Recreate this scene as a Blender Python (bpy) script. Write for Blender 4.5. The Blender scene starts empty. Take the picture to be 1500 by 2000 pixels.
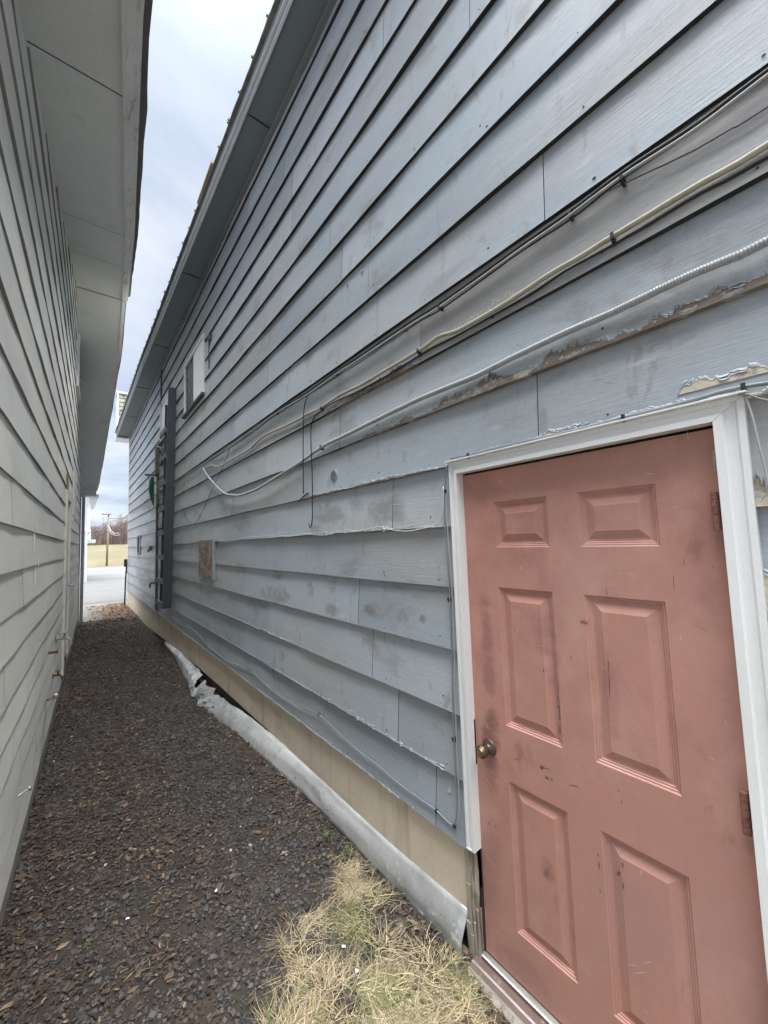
import bpy, math, random
import numpy as np
from mathutils import Vector, Matrix, noise as mnoise
random.seed(7)
rng = np.random.default_rng(11)
SC = bpy.context.scene
COL = SC.collection

# ------------------------------------------------------------------ camera
FPX, YAW, PITCH, ROLL = 745.35, 0.679857, 0.072337, -0.034924
CAMH = 1.80
F_ = np.array([math.sin(YAW)*math.cos(PITCH), math.cos(YAW)*math.cos(PITCH), math.sin(PITCH)])
_r = np.array([math.cos(YAW), -math.sin(YAW), 0.]); _u = np.cross(_r, F_)
R_ = _r*math.cos(ROLL)+_u*math.sin(ROLL); U_ = -_r*math.sin(ROLL)+_u*math.cos(ROLL)
cd = bpy.data.cameras.new('camera'); cam = bpy.data.objects.new('camera', cd); COL.objects.link(cam)
cd.sensor_fit = 'VERTICAL'; cd.sensor_height = 36; cd.sensor_width = 27
cd.lens = FPX/2000*36; cd.clip_start = .05; cd.clip_end = 3000
cam.matrix_world = Matrix(((R_[0], U_[0], -F_[0], 0), (R_[1], U_[1], -F_[1], 0), (R_[2], U_[2], -F_[2], CAMH), (0, 0, 0, 1)))
SC.camera = cam
SC.render.resolution_x = 768; SC.render.resolution_y = 1024

# ------------------------------------------------------------------ light
SC.view_settings.view_transform = 'Standard'; SC.view_settings.look = 'None'
SC.view_settings.gamma = 1; SC.view_settings.exposure = 2.25
SUN_EL, SUN_ROT = math.radians(78), math.radians(140)
w = bpy.data.worlds.new('World'); SC.world = w; w.use_nodes = True
nt = w.node_tree; nt.nodes.clear()
def N(nt, t, **k):
    n = nt.nodes.new(t)
    for a, b in k.items(): setattr(n, a, b)
    return n
sdir0 = (math.sin(SUN_ROT)*math.cos(SUN_EL), math.cos(SUN_ROT)*math.cos(SUN_EL), math.sin(SUN_EL))
def build_world():
    L = nt.links.new
    out = N(nt, 'ShaderNodeOutputWorld'); bg1 = N(nt, 'ShaderNodeBackground'); bg2 = N(nt, 'ShaderNodeBackground')
    mixs = N(nt, 'ShaderNodeMixShader')
    sky = N(nt, 'ShaderNodeTexSky', sky_type='NISHITA'); sky.sun_disc = False
    sky.sun_elevation = SUN_EL; sky.sun_rotation = SUN_ROT
    L(sky.outputs[0], bg1.inputs[0]); bg1.inputs[1].default_value = .08
    tc = N(nt, 'ShaderNodeTexCoord'); sep = N(nt, 'ShaderNodeSeparateXYZ'); L(tc.outputs['Generated'], sep.inputs[0])
    mx = N(nt, 'ShaderNodeMath', operation='MAXIMUM'); L(sep.outputs[2], mx.inputs[0]); mx.inputs[1].default_value = 0.0
    ad = N(nt, 'ShaderNodeMath', operation='ADD'); L(mx.outputs[0], ad.inputs[0]); ad.inputs[1].default_value = .16
    dx = N(nt, 'ShaderNodeMath', operation='DIVIDE'); dy = N(nt, 'ShaderNodeMath', operation='DIVIDE')
    L(sep.outputs[0], dx.inputs[0]); L(ad.outputs[0], dx.inputs[1]); L(sep.outputs[1], dy.inputs[0]); L(ad.outputs[0], dy.inputs[1])
    cmb = N(nt, 'ShaderNodeCombineXYZ'); L(dx.outputs[0], cmb.inputs[0]); L(dy.outputs[0], cmb.inputs[1])
    no = N(nt, 'ShaderNodeTexNoise'); no.inputs['Scale'].default_value = 1.1; no.inputs['Detail'].default_value = 7; no.inputs['Roughness'].default_value = .52
    no.inputs['Distortion'].default_value = .4
    L(cmb.outputs[0], no.inputs['Vector'])
    cr = N(nt, 'ShaderNodeValToRGB'); L(no.outputs[0], cr.inputs[0])
    e = cr.color_ramp.elements; e[0].position = .36; e[0].color = (.40, .46, .56, 1); e[1].position = .60; e[1].color = (.88, .91, .96, 1)
    m_ = cr.color_ramp.elements.new(.48); m_.color = (.62, .70, .82, 1)
    # zenith boosted well past natural overcast, added to light the alley walls
    g = N(nt, 'ShaderNodeMath', operation='POWER'); L(mx.outputs[0], g.inputs[0]); g.inputs[1].default_value = 16.0
    ma = N(nt, 'ShaderNodeMath', operation='MULTIPLY_ADD'); L(g.outputs[0], ma.inputs[0]); ma.inputs[1].default_value = 11.0; ma.inputs[2].default_value = 1.0
    # plus an added out-of-view bright patch around the sun, also for the walls
    dt = N(nt, 'ShaderNodeVectorMath', operation='DOT_PRODUCT'); L(tc.outputs['Generated'], dt.inputs[0]); dt.inputs[1].default_value = tuple(sdir0)
    d1 = N(nt, 'ShaderNodeMapRange'); L(dt.outputs['Value'], d1.inputs[0]); d1.inputs[1].default_value = .78; d1.inputs[2].default_value = 1.; d1.inputs[3].default_value = 0; d1.inputs[4].default_value = 14.0
    su = N(nt, 'ShaderNodeMath', operation='ADD'); L(ma.outputs[0], su.inputs[0]); L(d1.outputs[0], su.inputs[1])
    k_ = N(nt, 'ShaderNodeMath', operation='MULTIPLY'); L(su.outputs[0], k_.inputs[0]); k_.inputs[1].default_value = .215
    L(cr.outputs[0], bg2.inputs[0]); L(k_.outputs[0], bg2.inputs[1])
    mixs.inputs[0].default_value = .9
    L(bg1.outputs[0], mixs.inputs[1]); L(bg2.outputs[0], mixs.inputs[2]); L(mixs.outputs[0], out.inputs[0])
build_world()
sd = bpy.data.lights.new('sun', 'SUN'); sd.energy = 2.4; sd.angle = math.radians(65); sd.color = (1, .96, .90)
sun = bpy.data.objects.new('sun', sd); COL.objects.link(sun)
# Nishita: rotation measured from +Y clockwise
sdir = Vector((math.sin(SUN_ROT)*math.cos(SUN_EL), math.cos(SUN_ROT)*math.cos(SUN_EL), math.sin(SUN_EL)))
sun.rotation_euler = sdir.to_track_quat('Z', 'Y').to_euler()

# ------------------------------------------------------------------ measuring helpers (photo point -> point on a real plane)
def ray(px, py): return F_+R_*(px-750)/FPX-U_*(py-1000)/FPX
RX = 1.375                                       # right wall plane
LK, LC = .0325, -.35                             # left wall: x = LC + LK*y
def W(px, py, off=0.):
    d = ray(px, py); t = (RX-off)/d[0]; return Vector((RX-off, d[1]*t, d[2]*t+CAMH))
def WL(px, py, off=0.):
    d = ray(px, py); t = (LC+off)/(d[0]-LK*d[1]); return Vector((d[0]*t, d[1]*t, d[2]*t+CAMH))
def AY(px, py, Y):
    d = ray(px, py); t = Y/d[1]; return Vector((d[0]*t, Y, d[2]*t+CAMH))
def AZ(px, py, z=0.):
    d = ray(px, py); t = (z-CAMH)/d[2]; return Vector((d[0]*t, d[1]*t, z))
def gz(x, y):                                    # ground height
    z = -.010*max(0, min(y, 12)-3)
    if y > 12: z -= .009*(y-12)
    return z

# ------------------------------------------------------------------ mesh helpers
class MB:
    def __init__(s): s.v = []; s.f = []; s.m = []; s.t = []
    def face(s, pts, mi=0, tone=0.):
        b = len(s.v); s.v += [tuple(p) for p in pts]; s.f.append(tuple(range(b, b+len(pts)))); s.m.append(mi); s.t.append(tone)
    def mesh(s, vs, fs, mi=0, tone=0.):
        b = len(s.v); s.v += [tuple(p) for p in vs]
        for f in fs: s.f.append(tuple(b+i for i in f)); s.m.append(mi); s.t.append(tone)
    def box(s, a, b, mi=0, tone=0., M=None):
        x0, y0, z0 = a; x1, y1, z1 = b
        vs = [Vector(p) for p in ((x0,y0,z0),(x1,y0,z0),(x1,y1,z0),(x0,y1,z0),(x0,y0,z1),(x1,y0,z1),(x1,y1,z1),(x0,y1,z1))]
        if M: vs = [M@p for p in vs]
        s.mesh(vs, [(0,3,2,1),(4,5,6,7),(0,1,5,4),(1,2,6,5),(2,3,7,6),(3,0,4,7)], mi, tone)
    def hexa(s, p, mi=0, tone=0.):               # 8 corners: bottom 4, top 4
        s.mesh(p, [(0,3,2,1),(4,5,6,7),(0,1,5,4),(1,2,6,5),(2,3,7,6),(3,0,4,7)], mi, tone)
    def tube(s, path, r, n=8, mi=0, tone=0., cap=True):
        path = [Vector(p) for p in path]; rings = []; up = None
        for i, p in enumerate(path):
            t = (path[min(i+1, len(path)-1)]-path[max(i-1, 0)]).normalized()
            if up is None:
                up = Vector((0,0,1)) if abs(t.z) < .9 else Vector((1,0,0))
            a = t.cross(up).normalized(); b = a.cross(t).normalized(); up = b
            rr = r[i] if hasattr(r, '__len__') else r
            rings.append([p+(a*math.cos(2*math.pi*k/n)+b*math.sin(2*math.pi*k/n))*rr for k in range(n)])
        vs = [q for R in rings for q in R]; fs = []
        for i in range(len(rings)-1):
            for k in range(n): fs.append((i*n+k, i*n+(k+1) % n, (i+1)*n+(k+1) % n, (i+1)*n+k))
        if cap: fs.append(tuple(range(n-1, -1, -1))); fs.append(tuple((len(rings)-1)*n+k for k in range(n)))
        s.mesh(vs, fs, mi, tone)
    def build(s, name, mats, parent=None, smooth=False, bevel=0, kind=None, merge=False):
        me = bpy.data.meshes.new(name)
        off = Vector(parent.matrix_world.translation) if parent else Vector((0,0,0))
        if parent and parent.parent: off = off
        vs = s.v
        loc = Vector((0,0,0))
        if parent: vs = [(v[0]-off.x, v[1]-off.y, v[2]-off.z) for v in s.v]
        me.from_pydata(vs, [], s.f)
        if not isinstance(mats, (list, tuple)): mats = [mats]
        for m in mats: me.materials.append(m)
        me.polygons.foreach_set('material_index', s.m)
        if smooth: me.polygons.foreach_set('use_smooth', [True]*len(s.f))
        at = me.attributes.new('tone', 'FLOAT', 'FACE'); at.data.foreach_set('value', s.t)
        if merge:
            import bmesh
            bm = bmesh.new(); bm.from_mesh(me); bmesh.ops.remove_doubles(bm, verts=bm.verts, dist=1e-5); bm.to_mesh(me); bm.free()
        me.update()
        o = bpy.data.objects.new(name, me); COL.objects.link(o)
        if parent: o.parent = parent; bpy.context.view_layer.update()
        if bevel:
            b = o.modifiers.new('bevel', 'BEVEL'); b.width = bevel; b.segments = 2; b.limit_method = 'ANGLE'
        if kind: o['kind'] = kind
        return o
def thing(name, label, cat, loc=(0,0,0), group=None):
    o = bpy.data.objects.new(name, None); COL.objects.link(o); o.location = loc; o.empty_display_size = .1
    o['label'] = label; o['category'] = cat
    if group: o['group'] = group
    bpy.context.view_layer.update()
    return o
def tag(o, label, cat, group=None):
    o['label'] = label; o['category'] = cat
    if group: o['group'] = group
    return o
def rebase(o):                                   # put a single-mesh thing's origin at its base
    me = o.data; n = len(me.vertices); a = np.empty(n*3); me.vertices.foreach_get('co', a); a = a.reshape(-1, 3)
    c = Vector(((a[:,0].min()+a[:,0].max())/2, (a[:,1].min()+a[:,1].max())/2, a[:,2].min()))
    a -= np.array(c); me.vertices.foreach_set('co', a.ravel()); o.location = c; me.update(); return o

def smooth_path(pts, step=.03):                  # Catmull-Rom
    pts = [Vector(p) for p in pts]; out = []
    for i in range(len(pts)-1):
        p0 = pts[max(i-1, 0)]; p1 = pts[i]; p2 = pts[i+1]; p3 = pts[min(i+2, len(pts)-1)]
        n = max(1, int((p2-p1).length/step))
        for k in range(n):
            t = k/n
            out.append(.5*((2*p1)+(p2-p0)*t+(2*p0-5*p1+4*p2-p3)*t*t+(3*p1-p0-3*p2+p3)*t**3))
    out.append(pts[-1]); return out
def fn(x, y=0., z=0., oct=4): return mnoise.fractal(Vector((x, y, z)), .8, 2.1, oct)

# ------------------------------------------------------------------ materials
def mat(name, base, rough=.6, var=.12, nscale=3., stretch=(1,1,1), spots=(), bump=.15, bscale=60., bstretch=(1,1,1),
        metal=0., tonek=.25, spec=.5, fine=.06, alt=None, altpos=(.45, .6), patches=(), bdist=.004):
    """base colour varied by noise, a list of spots (colour, scale, stretch, lo, hi, strength), bump, roughness noise"""
    m = bpy.data.materials.new(name); m.use_nodes = True; t = m.node_tree; L = t.links.new
    bs = t.nodes['Principled BSDF']; geo = N(t, 'ShaderNodeNewGeometry')
    def mp(st):
        q = N(t, 'ShaderNodeVectorMath', operation='MULTIPLY'); L(geo.outputs['Position'], q.inputs[0]); q.inputs[1].default_value = st; return q.outputs[0]
    def nz(scale, st, det=5, rg=.6, dist=0.):
        n = N(t, 'ShaderNodeTexNoise'); n.inputs['Scale'].default_value = scale; n.inputs['Detail'].default_value = det
        n.inputs['Roughness'].default_value = rg; n.inputs['Distortion'].default_value = dist; L(mp(st), n.inputs['Vector']); return n.outputs[0]
    def rmp(src, lo, hi, a=0., b=1.):
        r = N(t, 'ShaderNodeMapRange'); L(src, r.inputs[0]); r.inputs[1].default_value = lo; r.inputs[2].default_value = hi
        r.inputs[3].default_value = a; r.inputs[4].default_value = b; return r.outputs[0]
    def mixc(f, c1, c2, bt='MIX'):
        x = N(t, 'ShaderNodeMix', data_type='RGBA', blend_type=bt)
        if isinstance(f, (int, float)): x.inputs[0].default_value = f
        else: L(f, x.inputs[0])
        for i, c in ((6, c1), (7, c2)):
            if isinstance(c, tuple): x.inputs[i].default_value = (*c[:3], 1)
            else: L(c, x.inputs[i])
        return x.outputs[2]
    col = (*base, 1)
    if alt: col = mixc(rmp(nz(nscale*.6, stretch, 4), *altpos), base, alt)
    v = rmp(nz(nscale, stretch), .25, .75, 1-var, 1+var)
    at = N(t, 'ShaderNodeAttribute', attribute_name='tone')
    tn = rmp(at.outputs['Fac'], -1, 1, 1-tonek, 1+tonek)
    f1 = rmp(nz(nscale*40, stretch, 3, .7), .3, .7, 1-fine, 1+fine)
    a = N(t, 'ShaderNodeMath', operation='MULTIPLY'); L(v, a.inputs[0]); L(tn, a.inputs[1])
    b = N(t, 'ShaderNodeMath', operation='MULTIPLY'); L(a.outputs[0], b.inputs[0]); L(f1, b.inputs[1])
    sc = N(t, 'ShaderNodeVectorMath', operation='SCALE')
    if isinstance(col, tuple): sc.inputs[0].default_value = base
    else: L(col, sc.inputs[0])
    L(b.outputs[0], sc.inputs['Scale']); cur = sc.outputs[0]
    for (c, s_, st, lo, hi, k) in spots:
        cur = mixc(rmp(nz(s_, st, 6, .65, .3), lo, hi, 0, k), cur, c)
    if patches:
        sp = N(t, 'ShaderNodeSeparateXYZ'); L(geo.outputs['Position'], sp.inputs[0]); pn = rmp(nz(8, (1,.7,1.2), 6, .7, .6), .34, .66, -.35, 1.15); pn2 = nz(40, (1,.5,1.5), 4, .7)
        pv = N(t, 'ShaderNodeMath', operation='MULTIPLY_ADD'); L(pn2, pv.inputs[0]); pv.inputs[1].default_value = .6; L(pn, pv.inputs[2])
    for (c, yc, zc, ry, rz, k) in patches:
        d2 = []
        for o_, cc, rr in ((1, yc, ry), (2, zc, rz)):
            a1 = N(t, 'ShaderNodeMath', operation='SUBTRACT'); L(sp.outputs[o_], a1.inputs[0]); a1.inputs[1].default_value = cc
            a2 = N(t, 'ShaderNodeMath', operation='DIVIDE'); L(a1.outputs[0], a2.inputs[0]); a2.inputs[1].default_value = rr
            a3 = N(t, 'ShaderNodeMath', operation='POWER'); L(a2.outputs[0], a3.inputs[0]); a3.inputs[1].default_value = 2; d2.append(a3.outputs[0])
        a4 = N(t, 'ShaderNodeMath', operation='ADD'); L(d2[0], a4.inputs[0]); L(d2[1], a4.inputs[1])
        a5 = N(t, 'ShaderNodeMath', operation='SUBTRACT'); L(pv.outputs[0], a5.inputs[0]); L(a4.outputs[0], a5.inputs[1])
        cur = mixc(rmp(a5.outputs[0], -.25, .75, 0, k), cur, c)
    L(cur, bs.inputs['Base Color'])
    L(rmp(nz(nscale*3, stretch), .3, .7, max(.05, rough-.1), min(1, rough+.1)), bs.inputs['Roughness'])
    bs.inputs['Metallic'].default_value = metal; bs.inputs['Specular IOR Level'].default_value = spec
    if bump:
        bm = N(t, 'ShaderNodeBump'); bm.inputs['Strength'].default_value = bump; bm.inputs['Distance'].default_value = bdist
        L(nz(bscale, bstretch, 6, .65), bm.inputs['Height']); L(bm.outputs[0], bs.inputs['Normal'])
    return m

M = {}
def pt(px, py, ry, rz, c, k): p = W(px, py); return (c, p.y, p.z, ry, rz, k)
GR = (.215,.212,.205)
sid_p = [pt(640,1005,.24,.10,GR,.7), pt(760,1000,.20,.10,GR,.75), pt(700,985,.10,.06,GR,.6), pt(475,1022,.35,.09,GR,.6), pt(540,1160,.35,.09,GR,.7), pt(730,1190,.10,.06,(.19,.187,.18),.95),
  pt(790,1205,.06,.05,GR,.9), pt(610,1150,.06,.07,(.2,.2,.195),.7), pt(655,1190,.12,.05,(.24,.235,.225),.8), pt(832,1208,.03,.03,(.17,.165,.16),.9), pt(885,545,.25,.06,(.26,.255,.25),.5), pt(600,830,.18,.1,(.26,.265,.265),.5), pt(500,1180,.3,.1,(.25,.25,.245),.6)]
door_p = [pt(955,1430,.05,.12,(.20,.10,.085),.8), pt(950,1250,.035,.30,(.27,.135,.115),.7), pt(960,1520,.05,.10,(.23,.11,.095),.7), pt(960,1720,.07,.25,(.30,.165,.15),.6), pt(1020,1900,.14,.12,(.30,.165,.135),.6),
  pt(1060,1240,.06,.09,(.30,.15,.125),.6), pt(1080,1310,.04,.10,(.28,.14,.12),.5), pt(1190,1360,.03,.16,(.27,.13,.115),.6), pt(1068,1700,.03,.05,(.26,.14,.125),.6), pt(1220,1800,.12,.25,(.35,.21,.19),.5), pt(1205,1440,.1,.2,(.52,.30,.25),.35), pt(1420,1860,.10,.25,(.40,.235,.215),.5)]
M['siding'] = mat('blue_grey_siding_paint', (.325,.372,.408), patches=sid_p, rough=.45, var=.12, nscale=1.3, stretch=(1,.6,2.2), tonek=.12, fine=.07,
    alt=(.365,.375,.38), altpos=(.42,.62), bump=.4, bscale=30, bstretch=(1,.22,6), bdist=.003,
    spots=[((.47,.50,.52), 3.1, (1,.25,5), .60, .74, .4), ((.225,.22,.21), 2.1, (1,1,1.6), .57, .66, .62), ((.25,.22,.19), 9, (1,1,.35), .63, .70, .5), ((.21,.205,.195), 6.5, (1,1.8,.7), .62, .68, .5), ((.50,.53,.55), 8, (1,.5,2.4), .62, .72, .5),
           ((.20,.215,.225), 3.2, (1,3.,.25), .62, .74, .4), ((.62,.64,.62), 60, (1,.5,.5), .76, .78, .7), ((.10,.10,.10), 95, (1,1,1), .75, .77, .8)])
M['siding_edge'] = mat('lap_shade_board_edge', (.028,.030,.034), rough=.95, bump=.3, tonek=.1)  # dark board edge; near-black tone paints the lap shadow on undersides
M['backing'] = mat('black_backing', (.008,.008,.009), rough=1, bump=0)  # plain black behind board gaps, seams, vents and the hole panel
M['left_siding'] = mat('off_white_siding_paint', (.78,.76,.69), rough=.55, var=.06, nscale=1.1, stretch=(1,.6,2.), tonek=.06, fine=.04,
    alt=(.72,.72,.68), bump=.2, bscale=22, bstretch=(1,.4,4), bdist=.0025,
    spots=[((.52,.51,.44), 1.6, (1,1,1.2), .58, .72, .5), ((.45,.43,.37), 4, (1,3,.25), .62, .75, .4), ((.80,.80,.77), 5, (1,.5,2), .66, .76, .5), ((.25,.24,.2), 50, (1,1,1), .74, .77, .5)])
M['left_edge'] = mat('grey_lap_shade_board_edge', (.27,.265,.24), rough=.95, tonek=.1)  # board edge toned grey to paint the softer lap shadow lines
M['soffit_left'] = mat('grey_soffit_paint', (.70,.705,.68), rough=.7, var=.06, nscale=1.2, spots=[((.48,.485,.465), 2.2, (1,.5,1), .58, .72, .5)], bump=.1)
M['trim_left'] = mat('stained_white_fascia', (.72,.71,.70), rough=.6, var=.1, nscale=4, stretch=(1,.4,1), spots=[((.33,.29,.28), 7, (3,.35,1), .55, .66, .7), ((.65,.65,.65), 3, (1,.5,1), .6, .7, .5)])
M['roof_edge_left'] = mat('shingle_edge', (.14,.12,.12), rough=.9, bump=.6, var=.3, nscale=8)
M['soffit'] = mat('slate_soffit_paint', (.15,.18,.185), rough=.6, var=.09, nscale=1.5, spots=[((.17,.19,.2), 3, (1,.4,1), .6, .75, .4)], bump=.12)
M['fascia'] = mat('slate_fascia_metal', (.2,.235,.25), rough=.5, var=.15, nscale=3, stretch=(1,.4,1), spots=[((.06,.06,.06), 9, (1,.3,2), .6, .7, .6)])
M['fascia_light'] = mat('pale_metal_lip', (.60,.63,.66), rough=.45, var=.1)
M['roof'] = mat('weathered_metal_roofing', (.19,.19,.165), rough=.6, metal=.3, var=.2, nscale=5, spots=[((.11,.09,.06), 7, (1,1,1), .52, .66, .8)])
M['moss'] = mat('mossy_shingles', (.16,.18,.13), rough=.95, var=.3, nscale=6, bump=.8, bscale=14, bdist=.03, spots=[((.38,.38,.34), 5, (1,1,.4), .48, .56, .8), ((.04,.06,.03), 9, (1,1,1), .55, .66, .9)])
M['siding_grey'] = mat('grey_weathered_siding_paint', (.26,.255,.248), rough=.5, var=.13, nscale=1.6, stretch=(1,.5,2), fine=.08, bump=.4, bscale=30, bstretch=(1,.22,6), bdist=.003,
    alt=(.335,.335,.33), spots=[((.47,.48,.48), 5, (1,.22,6), .60, .72, .55), ((.2,.195,.19), 6, (1,1,1), .58, .7, .5), ((.12,.12,.12), 60, (1,1,1), .72, .75, .7)])
M['white'] = mat('white_trim_paint', (.74,.75,.74), rough=.42, var=.04, nscale=3, bump=.06, fine=.03,
    spots=[((.50,.50,.47), 5, (1,1,.25), .62, .74, .45), ((.42,.38,.33), 40, (1,1,.6), .73, .76, .6)])
M['white_plain'] = mat('white_paint_plain', (.78,.79,.80), rough=.5, var=.04, bump=.03)  # plain white for the sill strip and litter scraps
M['door'] = mat('terracotta_door_paint', (.46,.232,.182), patches=door_p, spec=.35, rough=.55, var=.08, nscale=2.2, stretch=(1,1,.8), fine=.04, alt=(.43,.225,.185), altpos=(.4,.6), bump=.12, bscale=35, bstretch=(1,1,.5), bdist=.002,
    spots=[((.26,.115,.10), 2.3, (1,1,.8), .54, .72, .55), ((.20,.085,.075), 6, (1,1.4,.6), .64, .74, .5), ((.45,.22,.18), 5, (1,2,.6), .62, .76, .45), ((.12,.05,.035), 30, (1,1.6,.5), .74, .77, .7), ((.62,.42,.36), 55, (1,2,.4), .755, .785, .6), ((.56,.33,.27), 2.6, (1,1,.9), .56, .72, .45), ((.30,.15,.125), 16, (1,5,.25), .66, .74, .35)])
M['hinge'] = mat('painted_rusty_hinge', (.27,.125,.095), rough=.6, var=.2, nscale=20, spots=[((.12,.06,.04), 30, (1,1,1), .48, .62, .8)])
M['door_chip'] = mat('bare_steel_chip', (.14,.12,.095), rough=.7, var=.25, nscale=40)
M['pale_scratch'] = mat('pale_scratch', (.62,.47,.42), rough=.7, bump=0)
M['dark_scratch'] = mat('dark_scratch', (.17,.065,.05), rough=.7, bump=0)
M['bare'] = mat('bare_weathered_board', (.24,.205,.17), rough=.9, var=.3, nscale=18, stretch=(1,.4,2), bump=.7, bscale=50, bdist=.004,
    alt=(.16,.125,.10), altpos=(.4,.55), spots=[((.43,.41,.36), 22, (1,.5,1.2), .54, .62, .8), ((.08,.06,.05), 40, (1,.4,2), .62, .7, .8)])
M['bare_cream'] = mat('cream_primer_board', (.50,.45,.35), rough=.9, var=.2, nscale=14, bump=.7, bscale=50, bdist=.004, spots=[((.24,.2,.16), 20, (1,.5,1.2), .52, .6, .8), ((.60,.58,.52), 30, (1,1,1), .6, .7, .8)])
M['fleck'] = mat('cream_paint_fleck', (.72,.68,.52), rough=.7, bump=0)
M['rot'] = mat('rotten_grey_wood', (.33,.29,.235), rough=.95, var=.3, nscale=7, stretch=(3,3,.25), bump=.9, bscale=22, bstretch=(4,4,.25), bdist=.008,
    spots=[((.12,.09,.065), 9, (4,4,.3), .52, .62, .85), ((.48,.45,.40), 10, (4,4,.3), .6, .7, .7)])
M['skirt'] = mat('beige_parged_skirt', (.68,.585,.455), rough=.85, var=.08, nscale=2, stretch=(1,1,.6), bump=.25, bscale=90, bdist=.002,
    spots=[((.36,.29,.20), 2.2, (1,3.5,.22), .54, .68, .6), ((.42,.37,.29), 1.1, (1,1,3.), .55, .66, .5), ((.52,.46,.37), 6, (1,1,1), .6, .7, .4), ((.2,.16,.1), 80, (1,1,1), .72, .76, .4)])
M['block'] = mat('dirty_concrete_footing', (.16,.145,.12), rough=.95, var=.25, nscale=5, bump=.5)
M['galv'] = mat('weathered_galvanised_sheet', (.74,.75,.73), rough=.34, metal=.5, var=.2, nscale=3, stretch=(1,.6,1), bump=.25, bscale=9, bdist=.012,
    alt=(.42,.43,.43), altpos=(.42,.6), spots=[((.82,.83,.82), 26, (1,.8,1), .60, .66, .7), ((.40,.36,.22), 1.6, (1,.5,3), .60, .74, .3), ((.20,.13,.08), 7, (1,.4,1), .68, .74, .7), ((.16,.17,.17), 5, (1,.6,1), .62, .72, .5)])
M['alu'] = mat('worn_aluminium_sill', (.50,.48,.44), rough=.4, metal=.6, var=.2, nscale=9, stretch=(1,.4,1), spots=[((.2,.15,.1), 10, (1,.5,1), .52, .66, .7)])
M['black_cable'] = mat('black_cable_jacket', (.012,.013,.015), rough=.45, bump=0)
M['grey_cable'] = mat('grey_cable_jacket', (.22,.235,.25), rough=.5, bump=0, var=.15)
M['pale_cable'] = mat('pale_cable_jacket', (.34,.35,.35), rough=.5, bump=0, var=.15)
M['white_cable'] = mat('white_wire', (.55,.55,.54), rough=.5, bump=0)
M['brown_cable'] = mat('brown_wire', (.13,.085,.08), rough=.6, bump=0)
M['conduit'] = mat('cream_stained_conduit', (.40,.375,.29), rough=.45, var=.15, nscale=9, spots=[((.33,.25,.12), 14, (1,1,1), .56, .66, .8), ((.6,.6,.57), 8, (1,.5,1), .6, .7, .5)])
M['flex'] = mat('grey_flexible_conduit', (.33,.35,.355), rough=.4, var=.12, nscale=6, bump=0)
M['clip'] = mat('black_cable_clip', (.02,.02,.02), rough=.6, bump=0)
M['ladder'] = mat('dark_grey_painted_lumber', (.085,.095,.11), rough=.65, var=.2, nscale=4, stretch=(2,2,.3), bump=.4, bscale=20, bstretch=(3,3,.3), spots=[((.2,.21,.22), 12, (1,1,.5), .66, .74, .6)])
M['rung'] = mat('grey_painted_rung', (.16,.17,.18), rough=.7, var=.2, nscale=8)
M['osb'] = mat('weathered_strand_board', (.26,.21,.17), rough=.95, var=.35, nscale=14, bump=.8, bscale=30, bdist=.006, alt=(.15,.12,.10), altpos=(.44,.54), spots=[((.46,.42,.37), 24, (1,.7,1), .56, .62, .8)])
M['glass_dark'] = mat('dark_window_glass', (.03,.035,.04), rough=.3, bump=0, spec=.25, var=.1)
M['pane_glare'] = mat('white_pane_reflection', (.80,.82,.84), rough=.35, bump=0, var=.03, spec=.6)  # bright reflection on the window glass, painted as a white pane
M['green'] = mat('faded_green_cloth', (.05,.12,.10), rough=.9, var=.2)
M['olive'] = mat('weathered_olive_wood', (.16,.16,.11), rough=.9, var=.2, nscale=6)
M['tan_wood'] = mat('bare_tan_wood', (.32,.20,.10), rough=.85, var=.2, nscale=6)
M['brass'] = mat('aged_brass', (.36,.29,.14), rough=.35, metal=.9, var=.2, nscale=40, bump=.05)
M['knob'] = mat('dark_bronze', (.12,.085,.065), rough=.38, metal=.7, var=.2, nscale=20, bump=.05)
M['rust'] = mat('rusty_iron', (.14,.06,.03), rough=.9, var=.3, nscale=30)
M['pole'] = mat('weathered_pole_wood', (.24,.19,.13), rough=.9, var=.15, nscale=2, stretch=(3,3,.2))
M['far_wire'] = mat('far_line_wire', (.12,.13,.15), rough=.7, bump=0)
M['white_house'] = mat('bright_white_vinyl', (.55,.57,.59), rough=.6, var=.02, bump=.03)
M['bark'] = mat('bare_tree_bark', (.15,.11,.10), rough=1, var=.3, nscale=.3, tonek=.4, bump=0, fine=.02)

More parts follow.
